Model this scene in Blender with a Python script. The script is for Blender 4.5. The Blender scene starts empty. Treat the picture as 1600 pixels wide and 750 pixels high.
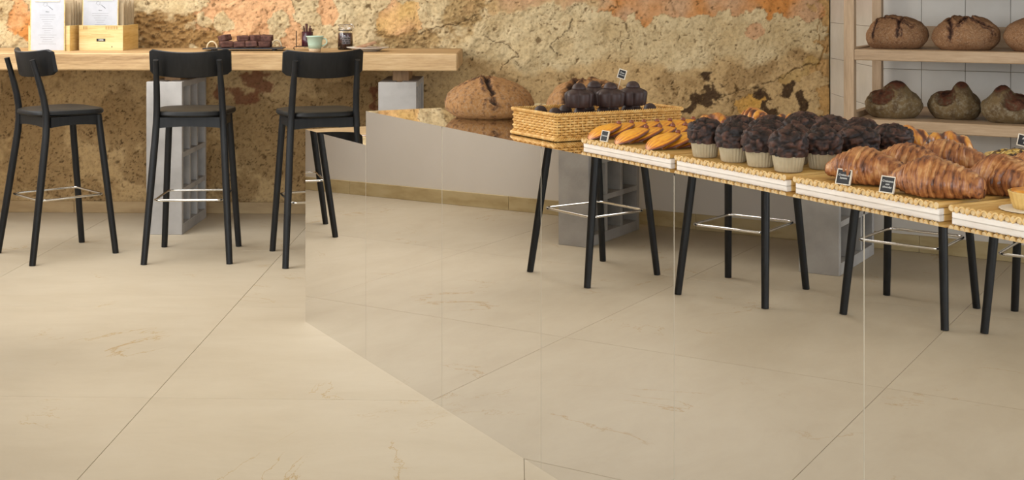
import bpy, bmesh, math, random
import numpy as np
from mathutils import Vector, Matrix

random.seed(7)
rng = np.random.default_rng(11)
SC = bpy.context.scene
COL = SC.collection
PI = math.pi

# ------------------------------------------------------------------ camera
cam_data = bpy.data.cameras.new('camera')
cam = bpy.data.objects.new('camera', cam_data)
COL.objects.link(cam)
cam.location = (0, 0, 1.3046)
cam.rotation_euler = (PI / 2, 0, 0.0335)
cam_data.sensor_fit = 'HORIZONTAL'
cam_data.sensor_width = 36.0
cam_data.lens = 45.64
cam_data.shift_x = 0.0372
cam_data.shift_y = -0.2404
cam_data.clip_start = 0.05
SC.camera = cam

# ------------------------------------------------------------------ light
world = bpy.data.worlds.new('sky')
SC.world = world
world.use_nodes = True
wn = world.node_tree.nodes
wn['Background'].inputs[0].default_value = (0.80, 0.90, 1.0, 1)
wn['Background'].inputs[1].default_value = 1.0


def area(name, loc, direction, sx, sy, power, color, spread=180):
    d = bpy.data.lights.new(name, 'AREA')
    d.shape = 'RECTANGLE'
    d.size, d.size_y = sx, sy
    d.energy = power
    d.color = color
    d.spread = math.radians(spread)
    o = bpy.data.objects.new(name, d)
    o.location = loc
    o.rotation_euler = Vector(direction).to_track_quat('-Z', 'Y').to_euler()
    COL.objects.link(o)
    return o


WARM = (1.0, 0.98, 0.95)
COOL = (0.86, 0.93, 1.0)
WIN_Y = [(0.0, 1.5), (1.9, 3.4), (3.8, 5.3), (5.7, 7.2)]
WIN_POWER = [10, 26, 46, 22]
for (ya, yb), pw in zip(WIN_Y, WIN_POWER):
    area('window_daylight', (-3.42, (ya + yb) / 2, 2.0), (0.93, 0.24, -0.25), 1.4, 1.2, pw, WARM, 180)
area('storefront_daylight', (-0.6, -4.8, 1.5), (0.0, 1, 0.0), 5.2, 2.2, 200, COOL, 150)
area('side_fill_light', (4.78, 1.6, 1.6), (-1, 0.1, -0.1), 4.2, 2.0, 80, COOL, 170)  # added fill from the unseen right side, brightens the left wall
area('corner_ceiling_lamp', (-2.1, 5.9, 2.92), (0.12, 0.05, -1), 1.8, 2.2, 62, (0.95, 0.97, 1.0), 170)
area('ceiling_fill_light', (1.0, 3.4, 2.93), (0, 0, -1), 4.5, 6.0, 10, (1.0, 0.95, 0.88), 180)  # added weak fill under the ceiling, no fixture hangs there

SC.view_settings.view_transform = 'Standard'
SC.view_settings.look = 'None'
SC.view_settings.gamma = 1.0
SC.view_settings.use_curve_mapping = False
SC.view_settings.exposure = 0.0


# ------------------------------------------------------------------ helpers
def srgb(r, g, b):
    def f(c):
        c /= 255.0
        return c / 12.92 if c <= 0.04045 else ((c + 0.055) / 1.055) ** 2.4
    return (f(r), f(g), f(b), 1.0)


def link(o, parent=None):
    COL.objects.link(o)
    if parent is not None:
        o.parent = parent
    return o


def tag(o, label=None, cat=None, group=None, kind=None):
    if label:
        o['label'] = label
    if cat:
        o['category'] = cat
    if group:
        o['group'] = group
    if kind:
        o['kind'] = kind
    return o


def empty(name, loc, rz=0.0, label=None, cat=None, group=None, rot=None):
    o = bpy.data.objects.new(name, None)
    o.empty_display_size = 0.05
    o.location = loc
    o.rotation_euler = rot if rot else (0, 0, rz)
    link(o)
    return tag(o, label, cat, group)


def kids(o):
    return [c for c in COL.objects if c.parent == o]


def copy_tree(o, parent=None):
    c = o.copy()
    COL.objects.link(c)
    if parent is not None:
        c.parent = parent
    for ch in list(o.children):
        copy_tree(ch, c)
    return c


class MB:
    """collects vertices and faces for one mesh object"""

    def __init__(self):
        self.v, self.f, self.n = [], [], 0

    def add(self, verts, faces, M=None):
        if M is not None:
            verts = [tuple(M @ Vector(p)) for p in verts]
        n = self.n
        self.v.extend([tuple(p) for p in verts])
        self.f.extend([tuple(i + n for i in q) for q in faces])
        self.n += len(verts)
        return self

    def box(self, x0, x1, y0, y1, z0, z1, b=0.0, M=None):
        lo, hi = (x0, y0, z0), (x1, y1, z1)
        if b <= 0:
            vs = [(x, y, z) for x in (x0, x1) for y in (y0, y1) for z in (z0, z1)]
            fs = [(0, 1, 3, 2), (4, 6, 7, 5), (0, 4, 5, 1), (2, 3, 7, 6), (0, 2, 6, 4), (1, 5, 7, 3)]
            return self.add(vs, fs, M)
        b = min(b, 0.49 * min(x1 - x0, y1 - y0, z1 - z0))
        vs, ix = [], {}
        for c in [(i, j, k) for i in (0, 1) for j in (0, 1) for k in (0, 1)]:
            for a in range(3):
                p = []
                for q in range(3):
                    val = hi[q] if c[q] else lo[q]
                    if q != a:
                        val += -b if c[q] else b
                    p.append(val)
                ix[(c, a)] = len(vs)
                vs.append(tuple(p))
        fs = []
        for a in range(3):
            o1, o2 = [q for q in range(3) if q != a]
            for s in (0, 1):
                loop = []
                for (p, q) in ((0, 0), (1, 0), (1, 1), (0, 1)):
                    c = [0, 0, 0]
                    c[a], c[o1], c[o2] = s, p, q
                    loop.append(ix[(tuple(c), a)])
                fs.append(tuple(loop))
        for a in range(3):
            for bb in range(a + 1, 3):
                c3 = [q for q in range(3) if q not in (a, bb)][0]
                for sa in (0, 1):
                    for sb in (0, 1):
                        c0 = [0, 0, 0]
                        c0[a], c0[bb] = sa, sb
                        c1 = list(c0)
                        c1[c3] = 1
                        c0, c1 = tuple(c0), tuple(c1)
                        fs.append((ix[(c0, a)], ix[(c1, a)], ix[(c1, bb)], ix[(c0, bb)]))
        for c in [(i, j, k) for i in (0, 1) for j in (0, 1) for k in (0, 1)]:
            fs.append((ix[(c, 0)], ix[(c, 1)], ix[(c, 2)]))
        return self.add(vs, fs, M)

    def tube(self, pts, r, n=10, closed=False, caps=True, M=None):
        pts = [Vector(p) for p in pts]
        m = len(pts)
        rs = r if hasattr(r, '__len__') else [r] * m
        tang = []
        for i in range(m):
            a = pts[(i - 1) % m] if (closed or i > 0) else pts[i]
            b = pts[(i + 1) % m] if (closed or i < m - 1) else pts[i]
            t = (b - a)
            tang.append(t.normalized() if t.length > 1e-9 else Vector((0, 0, 1)))
        up = Vector((0, 0, 1)) if abs(tang[0].z) < 0.9 else Vector((1, 0, 0))
        x = tang[0].cross(up).normalized()
        vs = []
        for i in range(m):
            x = (x - tang[i] * x.dot(tang[i])).normalized()
            y = tang[i].cross(x)
            for k in range(n):
                an = 2 * PI * k / n
                vs.append(tuple(pts[i] + (x * math.cos(an) + y * math.sin(an)) * rs[i]))
        fs = []
        for i in range(m if closed else m - 1):
            j = (i + 1) % m
            for k in range(n):
                k2 = (k + 1) % n
                fs.append((i * n + k, i * n + k2, j * n + k2, j * n + k))
        if caps and not closed:
            fs.append(tuple(range(n - 1, -1, -1)))
            fs.append(tuple((m - 1) * n + k for k in range(n)))
        return self.add(vs, fs, M)

    def lathe(self, prof, n=32, rad=None, M=None):
        """prof: (radius, z) from bottom to top; rad(k, i, r) may reshape the radius"""
        vs, fs = [], []
        m = len(prof)
        for i, (r, z) in enumerate(prof):
            for k in range(n):
                an = 2 * PI * k / n
                rr = rad(an, i, r) if rad else r
                vs.append((rr * math.cos(an), rr * math.sin(an), z))
        for i in range(m - 1):
            for k in range(n):
                k2 = (k + 1) % n
                fs.append((i * n + k, i * n + k2, (i + 1) * n + k2, (i + 1) * n + k))
        if prof[0][0] > 1e-6:
            fs.append(tuple(range(n - 1, -1, -1)))
        if prof[-1][0] > 1e-6:
            fs.append(tuple((m - 1) * n + k for k in range(n)))
        return self.add(vs, fs, M)

    def prism(self, poly, z0, z1, M=None):
        n = len(poly)
        vs = [(x, y, z0) for x, y in poly] + [(x, y, z1) for x, y in poly]
        fs = [tuple(range(n - 1, -1, -1)), tuple(range(n, 2 * n))]
        for i in range(n):
            j = (i + 1) % n
            fs.append((i, j, n + j, n + i))
        return self.add(vs, fs, M)

    def mesh(self, name, mat=None, smooth=False):
        me = bpy.data.meshes.new(name)
        me.from_pydata(self.v, [], self.f)
        bm = bmesh.new()
        bm.from_mesh(me)
        bmesh.ops.recalc_face_normals(bm, faces=bm.faces)
        bm.to_mesh(me)
        bm.free()
        if smooth:
            me.shade_smooth()
            if smooth == 'auto':
                ang = math.radians(40)
                bm = bmesh.new()
                bm.from_mesh(me)
                for e in bm.edges:
                    if len(e.link_faces) == 2 and e.calc_face_angle(0) > ang:
                        e.smooth = False
                bm.to_mesh(me)
                bm.free()
        if mat:
            me.materials.append(mat)
        return me

    def build(self, name, mat=None, parent=None, smooth=False, **kw):
        o = bpy.data.objects.new(name, self.mesh(name, mat, smooth))
        link(o, parent)
        return tag(o, **kw) if kw else o


def grid_mesh(name, P, mat, wrap_u=False, wrap_v=False, attrs=None, smooth=True, flip=False):
    """P: array (nu, nv, 3) of points -> mesh of quads"""
    nu, nv = P.shape[:2]
    iu = np.arange(nu if wrap_u else nu - 1)
    iv = np.arange(nv if wrap_v else nv - 1)
    U, V = np.meshgrid(iu, iv, indexing='ij')
    U2, V2 = (U + 1) % nu, (V + 1) % nv
    q = np.stack([U * nv + V, U2 * nv + V, U2 * nv + V2, U * nv + V2], -1).reshape(-1, 4)
    if flip:
        q = q[:, ::-1]
    me = bpy.data.meshes.new(name)
    me.vertices.add(nu * nv)
    me.vertices.foreach_set('co', P.reshape(-1).astype(np.float32))
    me.loops.add(q.size)
    me.loops.foreach_set('vertex_index', q.reshape(-1).astype(np.int32))
    me.polygons.add(len(q))
    me.polygons.foreach_set('loop_start', (np.arange(len(q)) * 4).astype(np.int32))
    me.polygons.foreach_set('loop_total', np.full(len(q), 4, np.int32))
    me.update()
    me.validate()
    for k, a in (attrs or {}).items():
        a = np.asarray(a, np.float32)
        if a.ndim == P.ndim:
            at = me.attributes.new(k, 'FLOAT_COLOR', 'POINT')
            full = np.ones((nu * nv, 4), np.float32)
            full[:, :3] = a.reshape(-1, 3)
            at.data.foreach_set('color', full.reshape(-1))
        else:
            at = me.attributes.new(k, 'FLOAT', 'POINT')
            at.data.foreach_set('value', a.reshape(-1))
    if smooth:
        me.shade_smooth()
    if mat:
        me.materials.append(mat)
    return me


def obj(name, me, parent=None, loc=None, **kw):
    o = bpy.data.objects.new(name, me)
    if loc:
        o.location = loc
    link(o, parent)
    return tag(o, **kw) if kw else o


# vectorised gradient noise ---------------------------------------------------
_perm = np.random.default_rng(3).permutation(256)
_perm = np.concatenate([_perm, _perm])
_grad = np.random.default_rng(4).normal(size=(256, 3))
_grad /= np.linalg.norm(_grad, axis=1)[:, None]


def pn(p):
    p = np.asarray(p, float)
    i = np.floor(p).astype(int)
    f = p - i
    i &= 255
    u = f * f * f * (f * (f * 6 - 15) + 10)
    out = 0
    for dx in (0, 1):
        for dy in (0, 1):
            for dz in (0, 1):
                h = _perm[(_perm[(_perm[(i[..., 0] + dx) & 255] + i[..., 1] + dy) & 255] + i[..., 2] + dz) & 255]
                g = _grad[h]
                d = g[..., 0] * (f[..., 0] - dx) + g[..., 1] * (f[..., 1] - dy) + g[..., 2] * (f[..., 2] - dz)
                w = (u[..., 0] if dx else 1 - u[..., 0]) * (u[..., 1] if dy else 1 - u[..., 1]) * (u[..., 2] if dz else 1 - u[..., 2])
                out = out + w * d
    return out * 1.6


def fbm(p, octv=4, gain=0.5):
    a, s, out = 1.0, 1.0, 0
    for k in range(octv):
        out = out + a * pn(np.asarray(p) * s + 17.3 * k)
        a *= gain
        s *= 2.03
    return out


def sstep(a, b, x):
    t = np.clip((x - a) / (b - a), 0, 1)
    return t * t * (3 - 2 * t)


def worley(p, pts):
    sh = p.shape[:-1]
    q = p.reshape(-1, 3)
    d = np.sqrt(((q[:, None, :] - pts[None]) ** 2).sum(-1))
    d.sort(axis=1)
    return d[:, 0].reshape(sh), d[:, 1].reshape(sh)


# ------------------------------------------------------------------ materials
def new_mat(name):
    m = bpy.data.materials.new(name)
    m.use_nodes = True
    nt = m.node_tree
    return m, nt, nt.nodes['Principled BSDF']


def N(nt, typ, **kw):
    n = nt.nodes.new(typ)
    for k, v in kw.items():
        if k in n.inputs:
            n.inputs[k].default_value = v
        else:
            setattr(n, k, v)
    return n


def ramp(nt, stops):
    r = nt.nodes.new('ShaderNodeValToRGB')
    e = r.color_ramp.elements
    while len(e) < len(stops):
        e.new(0.5)
    for el, (p, c) in zip(e, stops):
        el.position = p
        el.color = c
    return r


def coords(nt, stretch=(1, 1, 1), rand=True):
    tc = nt.nodes.new('ShaderNodeTexCoord')
    mp = nt.nodes.new('ShaderNodeMapping')
    mp.inputs['Scale'].default_value = stretch
    if rand:
        oi = nt.nodes.new('ShaderNodeObjectInfo')
        ml = N(nt, 'ShaderNodeMath', operation='MULTIPLY')
        ml.inputs[1].default_value = 57.0
        nt.links.new(oi.outputs['Random'], ml.inputs[0])
        nt.links.new(ml.outputs[0], mp.inputs['Location'])
    nt.links.new(tc.outputs['Object'], mp.inputs['Vector'])
    return mp.outputs['Vector']


def mat_noise(name, stops, scale=8.0, detail=6.0, rough=0.5, bump=0.0, bscale=60.0, stretch=(1, 1, 1), metallic=0.0,
              rand=True, spec=0.5, distortion=0.0, bdist=0.002, sss=0.0, coat=0.0):
    m, nt, b = new_mat(name)
    v = coords(nt, stretch, rand)
    no = N(nt, 'ShaderNodeTexNoise', Scale=scale, Detail=detail, Distortion=distortion)
    nt.links.new(v, no.inputs['Vector'])
    r = ramp(nt, stops)
    nt.links.new(no.outputs['Fac'], r.inputs[0])
    nt.links.new(r.outputs[0], b.inputs['Base Color'])
    b.inputs['Roughness'].default_value = rough
    b.inputs['Metallic'].default_value = metallic
    b.inputs['Specular IOR Level'].default_value = spec
    if coat:
        b.inputs['Coat Weight'].default_value = coat
        b.inputs['Coat Roughness'].default_value = 0.25
    if sss:
        b.inputs['Subsurface Weight'].default_value = sss
        b.inputs['Subsurface Radius'].default_value = (0.01, 0.005, 0.002)
    if bump:
        n2 = N(nt, 'ShaderNodeTexNoise', Scale=bscale, Detail=5.0)
        nt.links.new(v, n2.inputs['Vector'])
        bp = N(nt, 'ShaderNodeBump', Strength=bump, Distance=bdist)
        nt.links.new(n2.outputs['Fac'], bp.inputs['Height'])
        nt.links.new(bp.outputs[0], b.inputs['Normal'])
    return m


def flat(name, c, rough=0.5, metallic=0.0, spec=0.5):
    return mat_noise(name, [(0.35, tuple(x * 0.94 for x in c[:3]) + (1,)), (0.65, c)], 30, 3, rough, 0, metallic=metallic, spec=spec)


def mat_attr(name, attr, stops, nscale=60, namp=0.25, rough=0.6, bump=0.4, bscale=200, bdist=0.001, spec=0.4, flour=None, coat=0.0, stretch=(1, 1, 1)):
    """colour from a mesh attribute through a ramp, disturbed by noise; flour = (colour, scale, amount)"""
    m, nt, b = new_mat(name)
    v = coords(nt, stretch)
    at = N(nt, 'ShaderNodeAttribute', attribute_name=attr)
    no = N(nt, 'ShaderNodeTexNoise', Scale=nscale, Detail=6.0)
    nt.links.new(v, no.inputs['Vector'])
    ma = N(nt, 'ShaderNodeMath', operation='MULTIPLY_ADD')
    ma.inputs[1].default_value = namp * 2
    nt.links.new(no.outputs['Fac'], ma.inputs[0])
    sub = N(nt, 'ShaderNodeMath', operation='SUBTRACT')
    sub.inputs[1].default_value = namp
    nt.links.new(at.outputs['Fac'], sub.inputs[0])
    nt.links.new(sub.outputs[0], ma.inputs[2])
    r = ramp(nt, stops)
    nt.links.new(ma.outputs[0], r.inputs[0])
    col = r.outputs[0]
    if flour:
        fc, fs, fa = flour
        n3 = N(nt, 'ShaderNodeTexNoise', Scale=fs, Detail=8.0, Roughness=0.75)
        nt.links.new(v, n3.inputs['Vector'])
        fr = ramp(nt, [(0.48, (0, 0, 0, 1)), (0.62, (fa, fa, fa, 1))])
        nt.links.new(n3.outputs['Fac'], fr.inputs[0])
        fl = N(nt, 'ShaderNodeAttribute', attribute_name='flour')
        mm = N(nt, 'ShaderNodeMath', operation='MULTIPLY')
        nt.links.new(fr.outputs[0], mm.inputs[0])
        nt.links.new(fl.outputs['Fac'], mm.inputs[1])
        mx = N(nt, 'ShaderNodeMixRGB')
        mx.inputs[2].default_value = fc
        nt.links.new(mm.outputs[0], mx.inputs[0])
        nt.links.new(col, mx.inputs[1])
        col = mx.outputs[0]
    nt.links.new(col, b.inputs['Base Color'])
    b.inputs['Roughness'].default_value = rough
    b.inputs['Specular IOR Level'].default_value = spec
    if coat:
        b.inputs['Coat Weight'].default_value = coat
        b.inputs['Coat Roughness'].default_value = 0.3
    if bump:
        n2 = N(nt, 'ShaderNodeTexNoise', Scale=bscale, Detail=5.0)
        nt.links.new(v, n2.inputs['Vector'])
        bp = N(nt, 'ShaderNodeBump', Strength=bump, Distance=bdist)
        nt.links.new(n2.outputs['Fac'], bp.inputs['Height'])
        nt.links.new(bp.outputs[0], b.inputs['Normal'])
    return m


def mat_wood(name, c1, c2, c3, axis=0, scale=6.0, rough=0.55, bump=0.25):
    m, nt, b = new_mat(name)
    st = [7.0, 7.0, 7.0]
    st[axis] = 0.55
    v = coords(nt, tuple(st))
    n1 = N(nt, 'ShaderNodeTexNoise', Scale=scale * 0.5, Detail=3.0, Distortion=0.8)
    nt.links.new(v, n1.inputs['Vector'])
    n2 = N(nt, 'ShaderNodeTexNoise', Scale=scale * 5, Detail=6.0, Roughness=0.65)
    nt.links.new(v, n2.inputs['Vector'])
    ad = N(nt, 'ShaderNodeMixRGB', blend_type='MIX')
    ad.inputs[0].default_value = 0.45
    nt.links.new(n1.outputs['Fac'], ad.inputs[1])
    nt.links.new(n2.outputs['Fac'], ad.inputs[2])
    r = ramp(nt, [(0.36, c1), (0.50, c2), (0.64, c3)])
    nt.links.new(ad.outputs[0], r.inputs[0])
    nt.links.new(r.outputs[0], b.inputs['Base Color'])
    b.inputs['Roughness'].default_value = rough
    bp = N(nt, 'ShaderNodeBump', Strength=bump, Distance=0.002)
    nt.links.new(ad.outputs[0], bp.inputs['Height'])
    nt.links.new(bp.outputs[0], b.inputs['Normal'])
    return m


def mat_marble():
    m, nt, b = new_mat('cream_marble_tile')
    v = coords(nt, (1, 1, 1))
    # long soft clouds running along the tile
    st = coords(nt, (1.3, 2.6, 1))
    n1 = N(nt, 'ShaderNodeTexNoise', Scale=2.0, Detail=9.0, Roughness=0.68, Distortion=0.3)
    nt.links.new(st, n1.inputs['Vector'])
    r1 = ramp(nt, [(0.2, srgb(182, 168, 144)), (0.5, srgb(189, 176, 153)), (0.8, srgb(195, 183, 161))])
    nt.links.new(n1.outputs['Fac'], r1.inputs[0])
    # few golden hair veins: zero crossing of a warped noise, only where a second noise allows
    n2 = N(nt, 'ShaderNodeTexNoise', Scale=1.3, Detail=10.0, Roughness=0.62, Distortion=0.9)
    nt.links.new(v, n2.inputs['Vector'])
    a = N(nt, 'ShaderNodeMath', operation='SUBTRACT')
    a.inputs[1].default_value = 0.5
    nt.links.new(n2.outputs['Fac'], a.inputs[0])
    ab = N(nt, 'ShaderNodeMath', operation='ABSOLUTE')
    nt.links.new(a.outputs[0], ab.inputs[0])
    r2 = ramp(nt, [(0.0, (.75, .75, .75, 1)), (0.005, (0, 0, 0, 1))])
    nt.links.new(ab.outputs[0], r2.inputs[0])
    n3 = N(nt, 'ShaderNodeTexNoise', Scale=2.6, Detail=2.0)
    nt.links.new(v, n3.inputs['Vector'])
    r3 = ramp(nt, [(0.55, (0, 0, 0, 1)), (0.66, (1, 1, 1, 1))])
    nt.links.new(n3.outputs['Fac'], r3.inputs[0])
    mu = N(nt, 'ShaderNodeMath', operation='MULTIPLY')
    nt.links.new(r2.outputs[0], mu.inputs[0])
    nt.links.new(r3.outputs[0], mu.inputs[1])
    mx = N(nt, 'ShaderNodeMixRGB')
    mx.inputs[2].default_value = srgb(162, 126, 56)
    nt.links.new(mu.outputs[0], mx.inputs[0])
    nt.links.new(r1.outputs[0], mx.inputs[1])
    nt.links.new(mx.outputs[0], b.inputs['Base Color'])
    b.inputs['Roughness'].default_value = 0.55
    b.inputs['Specular IOR Level'].default_value = 0.22
    return m


def mat_plaster_wall():
    m, nt, b = new_mat('weathered_plaster')
    v = coords(nt, (1, 1, 1), rand=False)
    at = N(nt, 'ShaderNodeAttribute', attribute_name='Col')
    n1 = N(nt, 'ShaderNodeTexNoise', Scale=45.0, Detail=7.0, Roughness=0.7)
    nt.links.new(v, n1.inputs['Vector'])
    r = ramp(nt, [(0.33, (0.62, 0.60, 0.57, 1)), (0.5, (1, 1, 1, 1)), (0.7, (1.12, 1.12, 1.12, 1))])
    nt.links.new(n1.outputs['Fac'], r.inputs[0])
    mu = N(nt, 'ShaderNodeMixRGB', blend_type='MULTIPLY')
    mu.inputs[0].default_value = 0.75
    nt.links.new(at.outputs['Color'], mu.inputs[1])
    nt.links.new(r.outputs[0], mu.inputs[2])
    nt.links.new(mu.outputs[0], b.inputs['Base Color'])
    b.inputs['Roughness'].default_value = 0.9
    b.inputs['Specular IOR Level'].default_value = 0.15
    n2 = N(nt, 'ShaderNodeTexNoise', Scale=70.0, Detail=8.0, Roughness=0.7)
    nt.links.new(v, n2.inputs['Vector'])
    bp = N(nt, 'ShaderNodeBump', Strength=0.55, Distance=0.006)
    nt.links.new(n2.outputs['Fac'], bp.inputs['Height'])
    nt.links.new(bp.outputs[0], b.inputs['Normal'])
    return m


def mat_mirror():
    m, nt, b = new_mat('bronze_tinted_mirror')
    b.inputs['Metallic'].default_value = 1.0
    b.inputs['Roughness'].default_value = 0.0
    v = coords(nt, (1, 1, 1))
    no = N(nt, 'ShaderNodeTexNoise', Scale=1.5, Detail=2.0)
    nt.links.new(v, no.inputs['Vector'])
    r = ramp(nt, [(0.3, (0.80, 0.785, 0.765, 1)), (0.7, (0.82, 0.805, 0.785, 1))])
    nt.links.new(no.outputs['Fac'], r.inputs[0])
    nt.links.new(r.outputs[0], b.inputs['Base Color'])
    return m


def mat_glass(name, tint=(1, 1, 1, 1), rough=0.0):
    m, nt, b = new_mat(name)
    b.inputs['Base Color'].default_value = tint
    b.inputs['Transmission Weight'].default_value = 1.0
    b.inputs['Roughness'].default_value = rough
    b.inputs['IOR'].default_value = 1.45
    return m


K = {}
K['marble'] = mat_marble()
K['grout'] = flat('tile_grout', srgb(165, 150, 122), 0.9)
K['plaster'] = mat_plaster_wall()
K['beige'] = mat_noise('beige_paint', [(0.3, srgb(230, 224, 216)), (0.7, srgb(234, 228, 221))], 3, 4, 0.8, 0.08, 90)
K['ceiling'] = flat('ceiling_paint', srgb(225, 218, 205), 0.9)
K['skirting'] = mat_noise('travertine_skirting', [(0.3, srgb(186, 164, 118)), (0.5, srgb(202, 182, 138)), (0.75, srgb(212, 194, 152))], 6, 7, 0.6, 0.1, 80, stretch=(1, 1, 3))
K['skirting_warm'] = mat_noise('sandstone_skirting', [(0.3, srgb(160, 134, 96)), (0.5, srgb(176, 150, 110)), (0.75, srgb(188, 164, 124))], 6, 7, 0.6, 0.1, 80, stretch=(1, 1, 3))
K['mirror'] = mat_mirror()
K['carcass'] = flat('counter_carcass', srgb(150, 135, 105), 0.6)
K['seam'] = flat('pale_seam', srgb(206, 196, 176), 0.5)
K['black'] = mat_noise('black_stained_ash', [(0.35, srgb(14, 15, 17)), (0.65, srgb(23, 24, 26))], 14, 5, 0.48, 0.15, 60, stretch=(6, 6, 0.5), spec=0.4)
K['seat'] = mat_noise('black_leatherette', [(0.35, srgb(12, 13, 14)), (0.65, srgb(18, 19, 20))], 40, 4, 0.5, 0.12, 220, spec=0.35)
K['chrome'] = mat_noise('polished_steel', [(0.3, (0.72, 0.70, 0.66, 1)), (0.7, (0.80, 0.78, 0.74, 1))], 5, 2, 0.12, 0, metallic=1.0)
K['concrete'] = mat_noise('cast_concrete', [(0.3, srgb(158, 155, 151)), (0.5, srgb(174, 170, 166)), (0.72, srgb(186, 183, 179))], 7, 9, 0.85, 0.3, 90, spec=0.2)
K['concrete_dark'] = mat_noise('concrete_core', [(0.3, srgb(96, 88, 78)), (0.7, srgb(118, 108, 96))], 9, 8, 0.9, 0.3, 90, spec=0.2)
K['oak_beam'] = mat_wood('oak_beam', srgb(150, 116, 76), srgb(190, 156, 110), srgb(210, 180, 136), 0, 3.2, 0.55, 0.4)
K['oak_beam_y'] = mat_wood('oak_beam_side', srgb(150, 116, 76), srgb(190, 156, 110), srgb(210, 180, 136), 1, 3.2, 0.55, 0.4)
K['oak_post'] = mat_wood('oak_post', srgb(140, 104, 66), srgb(168, 130, 88), srgb(186, 150, 106), 2, 5, 0.6, 0.3)
K['shelf_oak'] = mat_wood('shelf_oak', srgb(150, 124, 94), srgb(170, 143, 112), srgb(184, 158, 128), 0, 5, 0.55, 0.2)
K['shelf_oak_z'] = mat_wood('shelf_oak_post', srgb(150, 124, 94), srgb(170, 143, 112), srgb(184, 158, 128), 2, 5, 0.55, 0.2)
K['pine'] = mat_wood('pale_pine', srgb(196, 162, 98), srgb(216, 188, 130), srgb(224, 202, 150), 0, 4, 0.5, 0.15)
K['pine_y'] = mat_wood('pale_pine_side', srgb(206, 166, 92), srgb(226, 192, 122), srgb(236, 208, 146), 1, 4, 0.5, 0.15)
K['glaze'] = mat_noise('glazed_white_tile', [(0.3, srgb(196, 190, 180)), (0.6, srgb(206, 201, 192)), (0.8, srgb(212, 208, 200))], 5, 5, 0.22, 0.25, 14, bdist=0.004)
K['bamboo'] = mat_noise('bamboo_rod', [(0.3, srgb(196, 146, 72)), (0.5, srgb(214, 170, 96)), (0.75, srgb(228, 192, 122))], 12, 4, 0.45, 0.1, 80, stretch=(4, 0.6, 4))
K['bamboo_end'] = flat('bamboo_cut_end', srgb(222, 192, 142), 0.7)
K['twine'] = mat_noise('rattan_twine', [(0.3, srgb(206, 158, 86)), (0.7, srgb(238, 204, 140))], 90, 4, 0.55, 0.3, 300, bdist=0.0006)
K['tray_wood'] = mat_wood('whitewashed_batten', srgb(226, 212, 196), srgb(238, 228, 215), srgb(246, 240, 230), 0, 5, 0.6, 0.15)
K['wicker'] = mat_noise('golden_wicker', [(0.3, srgb(198, 142, 66)), (0.5, srgb(222, 172, 94)), (0.75, srgb(240, 204, 136))], 60, 4, 0.45, 0.25, 200, bdist=0.0006)
K['wicker_core'] = flat('wicker_shadow_stake', srgb(150, 94, 38), 0.7)
K['choc_cake'] = mat_noise('dark_chocolate_cake', [(0.3, srgb(46, 32, 29)), (0.7, srgb(64, 45, 41))], 40, 5, 0.5, 0.35, 160, spec=0.4, bdist=0.0008)
K['paper_cup'] = mat_noise('parchment_cup', [(0.3, srgb(172, 155, 122)), (0.7, srgb(192, 176, 144))], 25, 4, 0.7, 0.1, 90)
K['white_paper'] = flat('white_paper', srgb(186, 188, 194), 0.8)
K['kraft'] = mat_noise('kraft_card', [(0.3, srgb(176, 156, 124)), (0.7, srgb(190, 170, 138))], 20, 4, 0.8)
K['ink'] = flat('grey_ink', srgb(96, 94, 96), 0.8)
K['ink_dark'] = flat('black_ink', srgb(30, 28, 26), 0.8)
K['ink_brown'] = flat('burnt_stamp', srgb(150, 112, 62), 0.8)
K['chalk'] = flat('chalk_white', srgb(240, 238, 230), 0.8)
K['slate'] = mat_noise('black_slate', [(0.3, srgb(30, 30, 34)), (0.7, srgb(46, 46, 52))], 20, 5, 0.55, 0.3, 90)
K['board'] = flat('black_chalkboard', srgb(38, 38, 40), 0.7)
K['frame_white'] = flat('pale_tag_frame', srgb(232, 222, 204), 0.6)
K['mint'] = mat_noise('mint_glaze', [(0.3, srgb(168, 192, 172)), (0.7, srgb(178, 200, 180))], 12, 3, 0.3)
K['stoneware'] = mat_noise('bare_stoneware', [(0.3, srgb(176, 150, 118)), (0.7, srgb(192, 166, 132))], 60, 4, 0.7)
K['porcelain'] = flat('white_porcelain', srgb(226, 220, 210), 0.25)
K['jar_glass'] = mat_glass('clear_jar_glass')
K['jam'] = mat_noise('plum_jam', [(0.3, srgb(44, 14, 26)), (0.7, srgb(66, 22, 36))], 30, 4, 0.25)
K['jar_label'] = flat('grey_jar_label', srgb(116, 110, 112), 0.7)
K['bronze'] = flat('dark_bronze_wire', srgb(70, 58, 46), 0.4, metallic=0.8)
K['brownie'] = mat_noise('brownie_crumb', [(0.3, srgb(58, 32, 26)), (0.5, srgb(84, 50, 40)), (0.75, srgb(108, 70, 58))], 60, 6, 0.75, 0.6, 220, bdist=0.002)
K['rope'] = mat_noise('pale_rope', [(0.3, srgb(208, 186, 150)), (0.7, srgb(226, 208, 176))], 120, 4, 0.8)
K['biscuit'] = mat_noise('toasted_biscuit', [(0.3, srgb(146, 104, 72)), (0.7, srgb(186, 146, 112))], 50, 5, 0.7, 0.3, 200)
K['window_frame'] = flat('window_frame_paint', srgb(58, 54, 50), 0.5)
K['pane'] = mat_glass('window_pane')
K['doily'] = flat('white_doily', srgb(236, 226, 206), 0.8)
K['tart_crust'] = mat_noise('tart_crust', [(0.3, srgb(206, 164, 88)), (0.7, srgb(228, 194, 122))], 30, 5, 0.7, 0.3, 150)
K['custard'] = mat_noise('baked_custard', [(0.30, srgb(150, 70, 24)), (0.5, srgb(214, 140, 40)), (0.7, srgb(236, 176, 70))], 26, 4, 0.3)
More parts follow.
